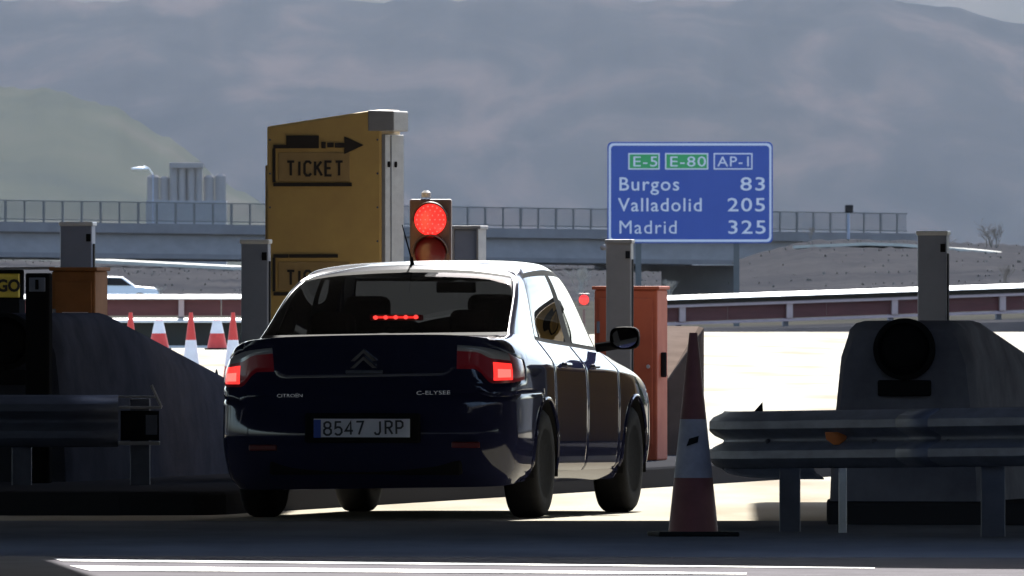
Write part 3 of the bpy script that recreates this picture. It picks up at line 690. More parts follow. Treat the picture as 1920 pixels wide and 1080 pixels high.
# concrete bullnose blocks with a dark round lamp in the face
def bullnose(loc, label, flat, length, seed, front_h=1.15, yaw=LANE, wd=0.0, cm='concrete'):
    o = thing("concrete_bullnose", loc, label, "concrete block", yaw, "concrete nose blocks at the ends of the toll islands")
    rows = []; ys = [0, .06, .18, .5, flat, flat + (length - flat) * .3, flat + (length - flat) * .65, length - .2, length]
    v = []; f = []; n = 13
    for i, y in enumerate(ys):
        h = front_h if y <= flat else front_h - (y - flat) * .105
        if i == 0: h -= .05
        if i == len(ys) - 1: h -= .15
        wb = (.40 if i else .37) + wd; wt = (.30 if i else .27) + wd
        r = .10
        pts = [(-wb, 0), (-wb * .97 - .0, h * .3), (-wt - .035, h * .8), (-wt, h - r)]
        for k in range(1, 4): a = R(180 - 90 * k / 3); pts.append((-wt + r + r * math.cos(a), h - r + r * math.sin(a)))
        full = pts + [(-x, z) for x, z in reversed(pts)]
        n = len(full); v += [(x, y, z) for x, z in full]
    m = len(ys)
    for i in range(m - 1):
        for k in range(n): f.append((i * n + k, i * n + (k + 1) % n, (i + 1) * n + (k + 1) % n, (i + 1) * n + k))
    f.append(tuple(range(n))); f.append(tuple((m - 1) * n + k for k in range(n - 1, -1, -1)))
    MB().add(v, f).build("block", M[cm], o, smooth=True)
    lp = MB().lathe([(.175, .01), (.175, -.05), (.15, -.06), (.145, -.03), (0, -.02)], (0, 0, .86), axis='Y', n=36).build("lamp_ring", M['black'], o, smooth=True)
    MB().lathe([(.14, -.031), (.12, -.05), (.06, -.062), (0, -.066)], (0, 0, .86), axis='Y', n=32).build("lamp_glass", M['blackg'], lp, smooth=True)
    MB().box((0, -.02, .64), (.30, .06, .09)).build("mounting_plate", M['black'], o, bevel=.01)
    return o
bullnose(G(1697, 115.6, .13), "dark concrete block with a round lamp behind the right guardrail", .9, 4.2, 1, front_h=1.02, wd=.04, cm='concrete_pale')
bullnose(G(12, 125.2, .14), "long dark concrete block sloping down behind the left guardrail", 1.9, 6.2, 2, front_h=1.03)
# lit-topped wedge at the far end of the left island
def wedge():
    D = 143; s = FPX / D
    o = thing("concrete_bullnose", G(1285, D, 0), "brown wedge shaped block with a sunlit slanted top right of the orange cabinet", "concrete block", 0, "concrete nose blocks at the ends of the toll islands")
    X = lambda px: (px - 1285) / s
    Z = lambda py: CAM_H - (py - HOR) / s
    lo = [(X(1250), 0), (X(1320), 0), (X(1320), Z(614)), (X(1250), Z(714))]
    v = [(x, 0, z) for x, z in lo] + [(X(1236), 2.6, 0), (X(1322), 2.6, 0), (X(1322), 2.6, Z(614)), (X(1236), 2.6, Z(612))]
    MB().add(v, [(0, 1, 2, 3), (7, 6, 5, 4), (0, 3, 7, 4), (1, 5, 6, 2), (3, 2, 6, 7), (0, 4, 5, 1)]).build("block", mat("wedge_concrete", (0.125, .095, .078), .9, noise=.3, nscale=4, spec=0.0), o, bevel=.02)
wedge()

# ------------------------------------------------------------------ yellow ticket machine
def ticket_machine():
    D = 127.0; s = FPX / D; ca = math.cos(LANE)
    o = thing("ticket_machine", G(607, D, .14), "tall yellow toll ticket machine with an arrow pointing right", "ticket machine", LANE)
    X = lambda px: (px - 607) / s / ca
    Z = lambda py: CAM_H - (py - HOR) / s - .14
    dp = .66
    MB().prism([(X(500), 0), (X(715), 0), (X(715), Z(205)), (X(690), Z(208)), (X(500), Z(237))], dp, 0).build("body", M['yellow'], o, bevel=.012)
    MB().box((X(500) - .006, dp / 2, Z(360) / 2), (.012, dp - .03, Z(260))).build("side_trim", M['yellow_edge'], o)
    MB().prism([(X(690), Z(246)), (X(739), Z(246)), (X(739), Z(208)), (X(690), Z(206.5))], .5, -.006).build("top_cap", M['alu'], o, bevel=.008)
    MB().box((X(715) + .012, dp / 2, Z(252) / 2), (.024, dp - .02, Z(252))).build("side_panel", M['alu'], o, bevel=.004)
    MB().box((X(715) + .026, .20, Z(252) / 2), (.006, .012, Z(256))).build("panel_joint", M['steel'], o)
    for yy in (.10, .34): MB().lathe([(.018, 0), (.018, .012)], (X(715) + .024, yy, Z(308)), axis='X', n=12).build("lock", M['black'], o)
    rv = MB()
    for k in range(9):
        for px in (506, 708): rv.lathe([(.007, 0), (.006, -.004), (0, -.006)], (X(px), 0, Z(262) - .21 * k), axis='Y', n=8)
    rv.build("rivet_row", M['steel'], o)['kind'] = 'stuff'
    for yb, txt in ((275, "TICKET"), (480, "TICKET")):
        fr = MB()
        t = .022
        fr.box(((X(513) + X(660)) / 2, -.005, Z(yb + 71)), (X(660) - X(513), .01, t)); fr.box((X(514), -.005, Z(yb + 35)), (t * .8, .01, 70 / s - t))
        fr.box((X(527), -.005, Z(yb)), (X(541) - X(513), .01, t))
        if yb > 400: fr.box((X(588), -.005, Z(yb)), (X(634) - X(542.5), .01, t))
        fr.build("panel_frame", M['print'], o)
        pl = MB().box(((X(522) + X(656)) / 2, -.003, Z(yb + 38)), (X(656) - X(522), .006, 54 / s)).build("panel", M['yellow_edge'], o, bevel=.002)
        strokes("lettering", txt, 26 / s, 106 / s, (X(539), -.0065, Z(yb + 54)), M['print'], o, wt=.17)
    MB().box(((X(537) + X(598)) / 2, -.004, Z(266)), (X(598) - X(537), .008, 24 / s)).build("truck_pictogram", M['print'], o)
    MB().box(((X(603) + X(611)) / 2, -.004, Z(272)), (X(611) - X(603), .008, 12 / s)).box(((X(614) + X(626)) / 2, -.004, Z(272)), (X(626) - X(614), .008, 9 / s)).build("cab_pictogram", M['print'], o)
    MB().prism([(X(628), Z(277)), (X(646), Z(277)), (X(646), Z(289)), (X(682), Z(272)), (X(646), Z(256)), (X(646), Z(268)), (X(628), Z(268))], .006, -.007).build("arrow_pictogram", M['print'], o)
ticket_machine()

def reflection_props():  # second machine, booth and trees added out of view for car reflections
    src = [o for o in bpy.data.objects if o.name == "ticket_machine"][0]
    c = copy_tree(src); c.location = (4.35, 129.5, .13); c['label'] = "yellow toll ticket machine added outside the view for reflections in the car"
    o = thing("toll_booth", (6.6, 134.5, .13), "unseen grey booth with wide dark windows added for reflections in the car", "booth", LANE)
    MB().box((0, 0, .55), (1.9, 2.6, 1.1)).build("lower_wall", M['grey_paint'], o, bevel=.02)
    MB().box((0, 0, 2.62), (2.2, 3.0, .22)).build("roof", M['canopy'], o, bevel=.03)
    for x in (-.92, .92):
        for y in (-1.27, 1.27): MB().box((x, y, 1.805), (.07, .07, 1.405)).build("corner_post", M['steel'], o)
    for y in (-1.27, 1.27): MB().box((0, y, 1.805), (1.76, .012, 1.40)).build("window", M['glass'], o)
    for x in (-.92, .92): MB().box((x, 0, 1.805), (.012, 2.46, 1.40)).build("window", M['glass'], o)
    MB().box((0, .2, 1.12), (1.7, 1.6, .04)).build("counter", M['seat'], o)
    r = random.Random(31); b = MB()
    for k in range(5200):
        t = r.random(); x = 24 + t * 60; y = 185 + t * 190; j = int(t * 17); hh = 5.2 + 2.2 * math.sin(j * 2.1) + 1.2 * math.sin(j * 5.3)
        q = Vector((x + r.gauss(0, 1.5), y + r.gauss(0, 1.5), .3 + abs(r.random() ** .8) * hh)); d = [Vector((r.uniform(-1, 1), r.uniform(-1, 1), r.uniform(-1, 1))) * .55 for _ in range(3)]
        b.add([q + e for e in d], [(0, 1, 2)])
    tag(b.build("tree_belt", mat("dark_evergreen_foliage", (.03, .045, .02), .9, spec=.1)), kind='stuff')  # unseen trees, added so the car side mirrors something dark
reflection_props()

# yellow pay panel cut by the left edge of the picture, and its dark terminal post
def pay_panel():
    D = 137; s = FPX / D
    o = thing("pay_sign", G(-10, D, .14), "yellow pay panel at the left edge of the view", "sign", LANE)
    X = lambda px: (px + 10) / s; Z = lambda py: CAM_H - (py - HOR) / s - .14
    MB().box((0, .04, Z(560) / 2), (.36, .2, Z(562))).build("stand", M['black'], o)
    MB().box((0, .06, (Z(508) + Z(560)) / 2), (104 / s, .05, 56 / s)).build("frame", M['black'], o, bevel=.01)
    MB().box((-.01, .02, Z(535.5)), (98 / s, .04, 45 / s)).build("panel", mat("bright_yellow_panel", (.75, .55, .07), .5, noise=.15), o, bevel=.005)
    text("lettering", "PAGO", 22 / s, 78 / s, (X(-40), -.004, Z(546)), M['print'], o, bold=.004)
    MB().prism([(X(-70), Z(507)), (X(106), Z(505)), (X(106), Z(500)), (X(-70), Z(502))], .3, -.02).build("top_plate", M['brown_paint'], o)
pay_panel()
def terminal():
    D = 124.4; s = FPX / D; z = P(0, 512, D).z
    o = thing("terminal_post", G(73, D, .14), "slim dark terminal post with a small grey lens left of the brown cabinet", "post", LANE)
    MB().box((0, 0, (z - .14) / 2), (.15, .10, z - .14)).build("shaft", M['black'], o, bevel=.012)
    MB().box((0, -.055, z - .14 - .07), (.10, .012, .085)).build("lens", M['grey_paint'], o, bevel=.004)
    MB().box((.0, -.063, z - .14 - .07), (.02, .006, .06)).build("slot", M['black'], o)
terminal()

# ------------------------------------------------------------------ traffic light
def traffic_light():
    D = 128.5; s = FPX / D; z = P(0, 412, D).z; w = .262
    o = thing("traffic_light", G(807, D, .14), "brown two lamp traffic light showing red above the car roof", "traffic light", LANE * .35)
    zl = z - .14
    MB().box((0, .05, zl - .07), (w, .10, .40)).build("housing", M['housing'], o, bevel=.012)
    MB().tube([(0, .06, 0), (0, .06, zl - .24)], .045, n=14).build("post", M['grey_paint'], o, smooth=True)
    for dz, m, nm in ((0, 'red_on', "red_lens"), (-.205, 'red_reflector', "unlit_lens")):
        l = MB().lathe([(.1, .004), (.1, -.012), (.085, -.022), (.05, -.03), (0, -.034)], (-.0, 0, zl + dz), axis='Y', n=36).build(nm, M[m], o, smooth='all')
        if dz == 0:
            ld = MB()
            for r_, k in ((0, 1), (.03, 6), (.06, 12), (.085, 18)):
                for q in range(k): a = 2 * math.pi * q / k; ld.lathe([(.006, 0), (.005, -.006), (0, -.008)], (r_ * math.cos(a), -.030 + r_ * .12, zl + r_ * math.sin(a)), axis='Y', n=6)
            ld.build("led_array", M['red_hot'], l)['kind'] = 'stuff'
        # half-round visor
        v = []; f = []
        for k in range(17):
            a = R(-5 + 190 * k / 16); 
            v += [(.113 * math.cos(a), -.001, zl + dz + .113 * math.sin(a)), (.108 * math.cos(a), -.14 * max(.15, math.sin(a)), zl + dz + .108 * math.sin(a))]
        for k in range(16): f.append((2 * k, 2 * k + 2, 2 * k + 3, 2 * k + 1))
        MB().add(v, f).build("visor", M['housing'], o, smooth=True, solid=.004)
    MB().lathe([(.03, .17), (.03, .2), (.012, .215)], (-.03, .05, zl - .03), n=14).build("top_bolt", M['cap'], o, smooth=True)
traffic_light()

# ------------------------------------------------------------------ guardrails in front
WPROF = [(-.0, .0), (.012, .012), (.062, .035), (.080, .055), (.080, .095), (.062, .112), (.012, .135), (.0, .150), (.0, .162), (.012, .177), (.062, .20), (.080, .217), (.080, .257), (.062, .277), (.012, .30), (.0, .312)]
def right_rail():
    o = thing("guardrail", (0, 112, 0), "dark steel guardrail with rounded nose and orange reflector on the right", "guardrail", 0, "steel guardrails around the toll islands")
    path = []
    zt = lambda px: .345 + .00009 * max(0, px - 1350)
    def gp_(px, D): q = G(px, D, zt(px) - max(0, D - 112.9) * .045); q.y -= 112; return q
    ctr = [(1545, 115.2), (1460, 114.9), (1400, 114.4), (1366, 113.7), (1358, 113.0), (1372, 112.4), (1410, 112.0), (1470, 111.6), (1580, 110.9), (1700, 110.1), (1850, 109.2), (2000, 108.3), (2300, 106.5)]
    # smooth
    for i in range(len(ctr) - 1):
        p0 = ctr[max(0, i - 1)]; p1 = ctr[i]; p2 = ctr[i + 1]; p3 = ctr[min(len(ctr) - 1, i + 2)]
        for k in range(5):
            t = k / 5
            cr = lambda a, b, c, d: .5 * (2 * b + (c - a) * t + (2 * a - 5 * b + 4 * c - d) * t * t + (3 * b - a - 3 * c + d) * t ** 3)
            path.append(gp_(cr(p0[0], p1[0], p2[0], p3[0]), cr(p0[1], p1[1], p2[1], p3[1])))
    path.append(gp_(*ctr[-1]))
    beam = MB(); beam.sweep(WPROF, path); beam.build("beam", M['steel_rail'], o, smooth=True, solid=.005)
    for px, D, w, m in ((1481, 112.15, .115, 'steel'), (1580, 111.6, .045, 'cap'), (1862, 110.0, .13, 'steel'), (2080, 108.7, .13, 'steel')):
        q = G(px, D); MB().box((q.x, q.y - 112, .31), (w, .06, .66)).build("post", M[m], o, bevel=.006)
        MB().box((q.x, q.y - 112 - .05, .50), (w * .8, .07, .2)).build("spacer", M['steel'], o)
    sp0, sp1 = gp_(1705, 110.07), gp_(1765, 109.71)
    sp0.y -= .006; sp1.y -= .006
    MB().sweep(WPROF, [sp0, sp0.lerp(sp1, .5), sp1]).build("splice", M['steel_rail'], o, smooth=True, solid=.006)
    for k in range(4):
        for zz in (.035, .277):
            t = .12 + .25 * k; q = sp0.lerp(sp1, t); MB().lathe([(.014, 0), (.013, -.01), (0, -.014)], (q.x, q.y - .055, q.z + zz), axis='Y', n=10).build("bolt", M['steel'], o)
    q = G(1568, 110.85); z = P(0, 822, 110.85).z
    MB().prism([(q.x - .062, z + .035), (q.x + .062, z + .035), (q.x + .055, z - .005), (q.x + .015, z - .035), (q.x - .015, z - .035), (q.x - .055, z - .005)][::-1], .012, q.y - 112 - .022).build("reflector", M['reflector'], o, bevel=.003)
    q = G(1418, 112.4); zz = P(0, 776, 112.4).z
    MB().prism([(q.x - .05, zz - .03), (q.x + .04, zz - .03), (q.x + .035, zz + .066)], .02, q.y - 112 + .02).build("end_bracket", M['black'], o)
    for px, D in ((1440, 111.75), (1640, 110.45), (1780, 109.6)):
        q = G(px, D); MB().lathe([(.016, 0), (.016, -.012), (0, -.014)], (q.x, q.y - 112 + .02, P(0, 828, D).z), axis='Y', n=10).build("bolt", M['steel'], o)
right_rail()
def left_rail():
    D = 123.3; s = FPX / D
    o = thing("guardrail", G(0, D), "blue grey steel guardrail with open bracket end on the left", "guardrail", 0, "steel guardrails around the toll islands")
    X = lambda px: px / s; Z = lambda py: CAM_H - (py - HOR) / s
    zb = Z(838)
    MB().sweep(WPROF, [(X(-500), 0.35, zb), (X(-200), .14, zb), (X(0), .02, zb), (X(120), 0, zb), (X(222), 0, zb)]).build("beam", M['steel_rail'], o, smooth=True, solid=.005)
    t = MB(); t.box(((X(170) + X(296)) / 2, .02, Z(744)), (X(296) - X(170), .05, .012)); t.box(((X(222) + X(303)) / 2, -.04, Z(764)), (X(303) - X(222), .06, .016)); t.build("top_flange", M['alu'], o, bevel=.003)
    MB().box(((X(222) + X(300)) / 2, -.03, Z(831)), (X(300) - X(222), .06, .022)).build("bottom_flange", M['alu'], o, bevel=.003)
    MB().tube([(X(284), -.03, Z(722)), (X(303), -.03, Z(764))], .010, n=6).build("strut", M['alu'], o)
    MB().box((X(262), .02, (Z(770) + Z(826)) / 2), (X(298) - X(226), .02, Z(770) - Z(826))).build("web_plate", M['black'], o)
    MB().box((X(284), .0, (Z(778) + Z(815)) / 2), (.07, .012, Z(778) - Z(815))).build("splice_plate", M['steel'], o)
    for px in (40, 262, -260): MB().box((X(px), .12, .33), (.12, .07, .66)).build("post", M['steel'], o, bevel=.006)
left_rail()

# ------------------------------------------------------------------ the dark car
CAR_Y = R(-11.3); ROLL = R(0.9)
def roll(p):
    """slight lean of the body on its springs"""
    x, y, z = p; z -= .3
    return (x * math.cos(ROLL) - z * math.sin(ROLL), y, x * math.sin(ROLL) + z * math.cos(ROLL) + .3)

def pchip(xk, yk, x, d0=None, d1=None):
    xk = np.asarray(xk, float); yk = np.asarray(yk, float); h = np.diff(xk); dl = np.diff(yk, axis=0) / h.reshape(-1, *([1] * (yk.ndim - 1)))
    d = np.zeros_like(yk)
    for i in range(1, len(xk) - 1):
        w1 = 2 * h[i] + h[i - 1]; w2 = h[i] + 2 * h[i - 1]
        a, b = dl[i - 1], dl[i]; ok = (a * b) > 0
        with np.errstate(divide='ignore', invalid='ignore'): hm = (w1 + w2) / (w1 / a + w2 / b)
        d[i] = np.where(ok, hm, 0)
    d[0] = dl[0] if d0 is None else d0; d[-1] = dl[-1] if d1 is None else d1
    j = np.clip(np.searchsorted(xk, x, side='right') - 1, 0, len(h) - 1); t = (x - xk[j]) / h[j]; sh = (-1,) + (1,) * (yk.ndim - 1)
    t = t.reshape(sh); hh = h[j].reshape(sh)
    return (2 * t**3 - 3 * t**2 + 1) * yk[j] + (t**3 - 2 * t**2 + t) * hh * d[j] + (-2 * t**3 + 3 * t**2) * yk[j + 1] + (t**3 - t**2) * hh * d[j + 1]

ys_side = [.62, .95, 1.35, 2.15, 3.05]
RX = [
 [0,.36,.60,.75,.79,.80,.80,.80,.80,.80,.80,.79,.62,.35,0],
 [0,.38,.64,.80,.840,.852,.852,.848,.848,.848,.852,.842,.66,.36,0],
 [0,.38,.66,.82,.862,.872,.872,.868,.868,.868,.872,.86,.68,.36,0],
 [0,.38,.66,.815,.858,.872,.876,.872,.872,.872,.876,.86,.67,.36,0],
 [0,.38,.66,.815,.855,.866,.872,.868,.866,.866,.866,.842,.64,.34,0],
 [0,.40,.655,.768,.800,.804,.800,.797,.797,.790,.775,.73,.56,.32,0],
 [0,.42,.645,.718,.734,.744,.752,.760,.768,.757,.67,.58,.45,.25,0],
 [0,.36,.545,.598,.612,.618,.622,.626,.628,.612,.54,.47,.36,.2,0],
 [0,.33,.49,.545,.565,.573,.578,.582,.586,.572,.50,.43,.33,.18,0],
 [0,.2,.26,.28,.29,.3,.3,.3,.3,.3,.28,.25,.2,.1,0],
 [0]*15]
RY = [
 [.14,.15,.18,.25,.36]+ys_side+[3.55,4.03,4.22,4.30,4.32],
 [.05,.06,.10,.19,.33]+ys_side+[3.55,4.05,4.30,4.38,4.40],
 [.0,.01,.05,.15,.31]+ys_side+[3.55,4.05,4.33,4.42,4.44],
 [.02,.03,.065,.16,.31]+ys_side+[3.55,4.05,4.32,4.41,4.43],
 [.075,.08,.105,.185,.32]+ys_side+[3.54,4.02,4.26,4.36,4.38],
 [.05,.058,.11,.22,.37,.63,.95,1.35,2.15,3.05,3.5,3.95,4.18,4.27,4.30],
 [.58,.585,.61,.67,.76,.90,1.10,1.32,2.15,3.00,3.22,3.32,3.4,3.45,3.47],
 [1.35,1.35,1.355,1.365,1.375,1.38,1.45,1.55,2.10,2.52,2.66,2.71,2.75,2.78,2.79],
 [1.415,1.415,1.42,1.435,1.45,1.48,1.53,1.62,2.10,2.42,2.54,2.59,2.63,2.66,2.67],
 [1.6,1.6,1.62,1.64,1.66,1.68,1.72,1.78,2.1,2.28,2.36,2.39,2.42,2.44,2.45],
 [1.75,1.76,1.78,1.8,1.82,1.84,1.87,1.92,2.1,2.2,2.25,2.27,2.29,2.3,2.31]]
RZ = [
 [.175,.175,.175,.18,.19,.20,.20,.19,.19,.19,.20,.20,.20,.20,.20],
 [.27,.27,.27,.27,.28,.28,.29,.28,.28,.28,.29,.29,.29,.29,.29],
 [.48,.48,.48,.48,.48,.48,.48,.48,.48,.48,.48,.47,.47,.47,.47],
 [.645,.645,.645,.65,.66,.66,.66,.66,.66,.66,.66,.62,.60,.60,.60],
 [.82,.82,.82,.82,.83,.84,.845,.835,.825,.815,.80,.74,.71,.70,.70],
 [1.062,1.058,1.038,1.0,.985,.985,.982,.968,.94,.912,.88,.83,.79,.785,.79],
 [1.052,1.052,1.052,1.054,1.052,1.045,1.03,1.012,.978,.95,.96,.965,.97,.975,.98],
 [1.441,1.428,1.402,1.390,1.389,1.392,1.398,1.409,1.428,1.408,1.395,1.395,1.395,1.40,1.40],
 [1.463,1.449,1.422,1.408,1.408,1.417,1.430,1.445,1.462,1.445,1.432,1.432,1.432,1.435,1.437],
 [1.479,1.476,1.470,1.468,1.468,1.470,1.474,1.481,1.488,1.481,1.473,1.47,1.469,1.469,1.469],
 [1.489]*6 + [1.49, 1.491, 1.493, 1.488, 1.484, 1.482, 1.48, 1.48, 1.48]]
KP = np.stack([np.array(RX), np.array(RY), np.array(RZ)], -1)      # ring, column, xyz
NR, NC = KP.shape[:2]
tk = np.concatenate([[0], np.cumsum(np.linalg.norm(np.diff(KP[3], axis=0), axis=1))])
SUBC = [10, 8, 8, 8, 14, 16, 18, 36, 40, 24, 22, 14, 8, 8]
SUBR = [3, 6, 9, 11, 13, 12, 20, 5, 6, 4]
cidx = np.concatenate([np.linspace(i, i + 1, n, endpoint=False) for i, n in enumerate(SUBC)] + [[NC - 1]])
ridx = np.concatenate([np.linspace(i, i + 1, n, endpoint=False) for i, n in enumerate(SUBR)] + [[NR - 1]])
tc_ = np.interp(cidx, np.arange(NC), tk)
dense_c = np.stack([pchip(tk, KP[k], tc_, d0=np.array([(KP[k][1][0] - KP[k][0][0]) / (tk[1] - tk[0]), 0, 0]), d1=np.array([(KP[k][-1][0] - KP[k][-2][0]) / (tk[-1] - tk[-2]), 0, 0])) for k in range(NR)])   # ring, densecol, 3
GRID = np.zeros((len(ridx), len(cidx), 3))
for j in range(len(cidx)):
    col = dense_c[:, j, :]; rk = np.concatenate([[0], np.cumsum(np.maximum(1e-3, np.linalg.norm(np.diff(col, axis=0), axis=1)))])
    cj = cidx[j]; lo_s = max(0.0, 2.3 - cj) * 1.1 if cj < 2.3 else 0.0; hi_s = -max(0.0, cj - 3.2) * .45 if cj < 4.6 else 0.0
    rw = ridx + np.interp(ridx, [0, 3.0, 3.727, 4.615, 5.0, 10], [0, 0, min(lo_s, .42), 0, 0, 0]) + np.interp(ridx, [0, 4.3, 4.615, 5.4, 10], [0, 0, hi_s * .4, 0, 0])
    rt = np.interp(rw, np.arange(NR), rk); up_ = rw >= 6
    GRID[~up_, j, :] = pchip(rk[:7], col[:7], rt[~up_]); GRID[up_, j, :] = pchip(rk[6:], col[6:], rt[up_])
AX = (.93, 3.58); WR = .315; ARCH = .365
def part_of(c, r, y, z):
    if 6.06 < r < 6.94 and c < 2.72: return "rear_window"
    if 6.06 < r < 6.92 and 6.5 < c < 7.90: return "rear_side_window"
    if 6.06 < r < 6.92 and 8.10 < c < 8.96: return "front_side_window"
    if 6.05 < r < 6.95 and c > 9.72: return "windscreen"
    if 5.93 < r < 7.04 and 6.40 < c < 9.06: return "side_window_trim"
    if 5.98 < r < 7.0 and c < 2.78: return "rear_window_seal"
    if 5.98 < r < 7.04 and c > 9.66: return "windscreen_seal"
    if c < 4.25:
        lo = 3.727
        hi = 4.615
        if c > 1.45 and lo < r < hi: return "tail_light"
    if r < 3.30 and c < 5.6: return "rear_bumper"
    if c < 2.42 and r < 5.98: return "boot_lid"
    if r > 7.0: return "roof"
    if c > 10.9 and r < 3.6: return "front_bumper"
    if c > 9.35 and 5.1 < r < 6.05: return "bonnet"
    if r < 0.7: return "sill"
    if 6.62 < c <= 8.0 and r < 5.95: return "rear_door"
    if 8.0 < c < 9.08 and r < 5.95: return "front_door"
    if c >= 9.04 and r < 6.0: return "front_wing"
    if r < 5.98: return "rear_wing"
    return "rear_pillar" if c < 8 else "front_pillar"
SPLIT_LR = {"sill", "rear_pillar", "front_pillar", "side_window_trim", "rear_side_window", "front_side_window", "tail_light", "rear_door", "front_door", "front_wing", "rear_wing", "window_trim_side"}
def build_car():
    o = thing("car", G(681.5, 118.0), "dark navy saloon car with lit brake lights stopped at the toll lane", "car", CAR_Y); o.scale = (1.03, 1.02, 1.0)
    nr, nc = len(ridx), len(cidx); G_ = GRID.copy()
    cc = (cidx[:-1] + cidx[1:]) / 2; rc = (ridx[:-1] + ridx[1:]) / 2
    # snap grid points near the wheel arches onto the arch circle
    keep = np.ones((nr - 1, nc - 1), bool)
    for ay in AX:
        q = (G_[:-1, :-1] + G_[1:, :-1] + G_[:-1, 1:] + G_[1:, 1:]) / 4
        d = np.hypot(q[..., 1] - ay, q[..., 2] - WR); keep &= ~((d < ARCH) & (q[..., 0] > .6) & (rc[:, None] < 4.7))
    keep_v = np.zeros((nr, nc), int); drop_v = np.zeros((nr, nc), int)
    for a in (0, 1):
        for b in (0, 1):
            keep_v[a:nr - 1 + a, b:nc - 1 + b] += keep; drop_v[a:nr - 1 + a, b:nc - 1 + b] += ~keep
    edge = (keep_v > 0) & (drop_v > 0)
    for i, j in zip(*np.nonzero(edge)):
        p = G_[i, j]; ay = min(AX, key=lambda a: abs(a - p[1])); v = np.array([p[1] - ay, p[2] - WR]); L_ = np.hypot(*v)
        if p[2] > .21: G_[i, j, 1:] = np.array([ay, WR]) + v / L_ * ARCH
    # part map + normals
    lab = [[part_of(cc[j], rc[i], *(G_[i, j, 1:])) for j in range(nc - 1)] for i in range(nr - 1)]
    du = np.gradient(G_, axis=1); dv = np.gradient(G_, axis=0); nn = np.cross(du, dv); nn /= np.maximum(1e-9, np.linalg.norm(nn, axis=-1, keepdims=True))
    if nn[nr // 4, nc // 2, 0] < 0: nn = -nn
    panels = {"boot_lid", "rear_bumper", "rear_wing", "rear_door", "front_door", "front_wing", "bonnet", "sill", "front_bumper", "tail_light"}
    V = G_.copy()
    for i in range(1, nr - 1):
        for j in range(1, nc - 1):
            s = {lab[a][b] for a in (i - 1, i) for b in (j - 1, j) if keep[a, b]}
            if len(s) > 1 and s <= panels: V[i, j] -= nn[i, j] * .007
            elif len(s) > 1 and (("rear_window" in s) or ("windscreen" in s)): V[i, j] -= nn[i, j] * .003
    for j in range(0, 1):
        for i in range(1, nr - 1):
            if lab[i - 1][0] != lab[i][0] and {lab[i - 1][0], lab[i][0]} <= panels: V[i, 0] -= nn[i, 0] * .007
    faces = {}
    for i in range(nr - 1):
        for j in range(nc - 1):
            if keep[i, j]: faces.setdefault(lab[i][j], []).append((i, j))
    MATS = {"roof": M['roof_paint'], "rear_pillar": M['roof_paint'], "rear_window": M['glass_rear'], "rear_side_window": M['glass'], "front_side_window": M['glass'], "windscreen": M['glass_front'], "side_window_trim": M['blackg'], "rear_window_seal": M['blackg'], "windscreen_seal": M['blackg'], "tail_light": M['red_dim'], "sill": M['paint']}
    objs = {}
    def mk(name, cells, side, material, parent):
        idx = {}; vs = []; fs = []
        def vid(i, j, sgn):
            k = (i, j, sgn if j not in (0, nc - 1) and V[i, j, 0] > 1e-6 else 0)
            if k not in idx: idx[k] = len(vs); p = V[i, j]; vs.append(roll((p[0] * sgn if k[2] else 0.0, p[1], p[2])))
            return idx[k]
        for sgn in side:
            for i, j in cells:
                q = [vid(i, j, sgn), vid(i, j + 1, sgn), vid(i + 1, j + 1, sgn), vid(i + 1, j, sgn)]
                q2 = []
                for a in q:
                    if a not in q2: q2.append(a)
                if len(q2) >= 3: fs.append(tuple(q2 if sgn > 0 else q2[::-1]))
        me = bpy.data.meshes.new(name); me.from_pydata(vs, [], fs); me.update(); me.validate()
        return link(name, me, material, parent, smooth='all')
    for name, cells in faces.items():
        m_ = MATS.get(name, M['paint'])
        if name in SPLIT_LR:
            for s in (1, -1):
                if name == "tail_light":
                    def sub(c, r):
                        if 2.55 < c < 2.98 and 3.92 < r < 4.18: return "bulb_core"
                        if 2.42 < c < 3.12 and 3.80 < r < 4.30: return "brake_lamp"
                        if r > 4.38 and c < 3.1: return "clear_lens"
                        return None
                    g = {}
                    for (i, j) in cells: g.setdefault(sub(cc[j], rc[i]), []).append((i, j))
                    tl = mk("tail_light", g[None], (s,), m_, o)
                    if "brake_lamp" in g: mk("brake_lamp", g["brake_lamp"], (s,), M['red_on'], tl)
                    if "bulb_core" in g: mk("bulb_core", g["bulb_core"], (s,), M['red_core'], tl)
                    if "clear_lens" in g: mk("clear_lens", g["clear_lens"], (s,), M['clear_lens'], tl)
                else: objs[(name, s)] = mk(name, cells, (s,), m_, o)
        else:
            nm = {"front_bumper": "front_bumper"}.get(name, name)
            objs[name] = mk(nm, cells, (1, -1), m_, o)
    def surf(c, r, sgn=1, off=0.0):
        i = int(np.argmin(abs(ridx - r))); j = int(np.argmin(abs(cidx - c))); p = G_[i, j] + nn[i, j] * off
        return Vector(roll((p[0] * sgn, p[1], p[2])))
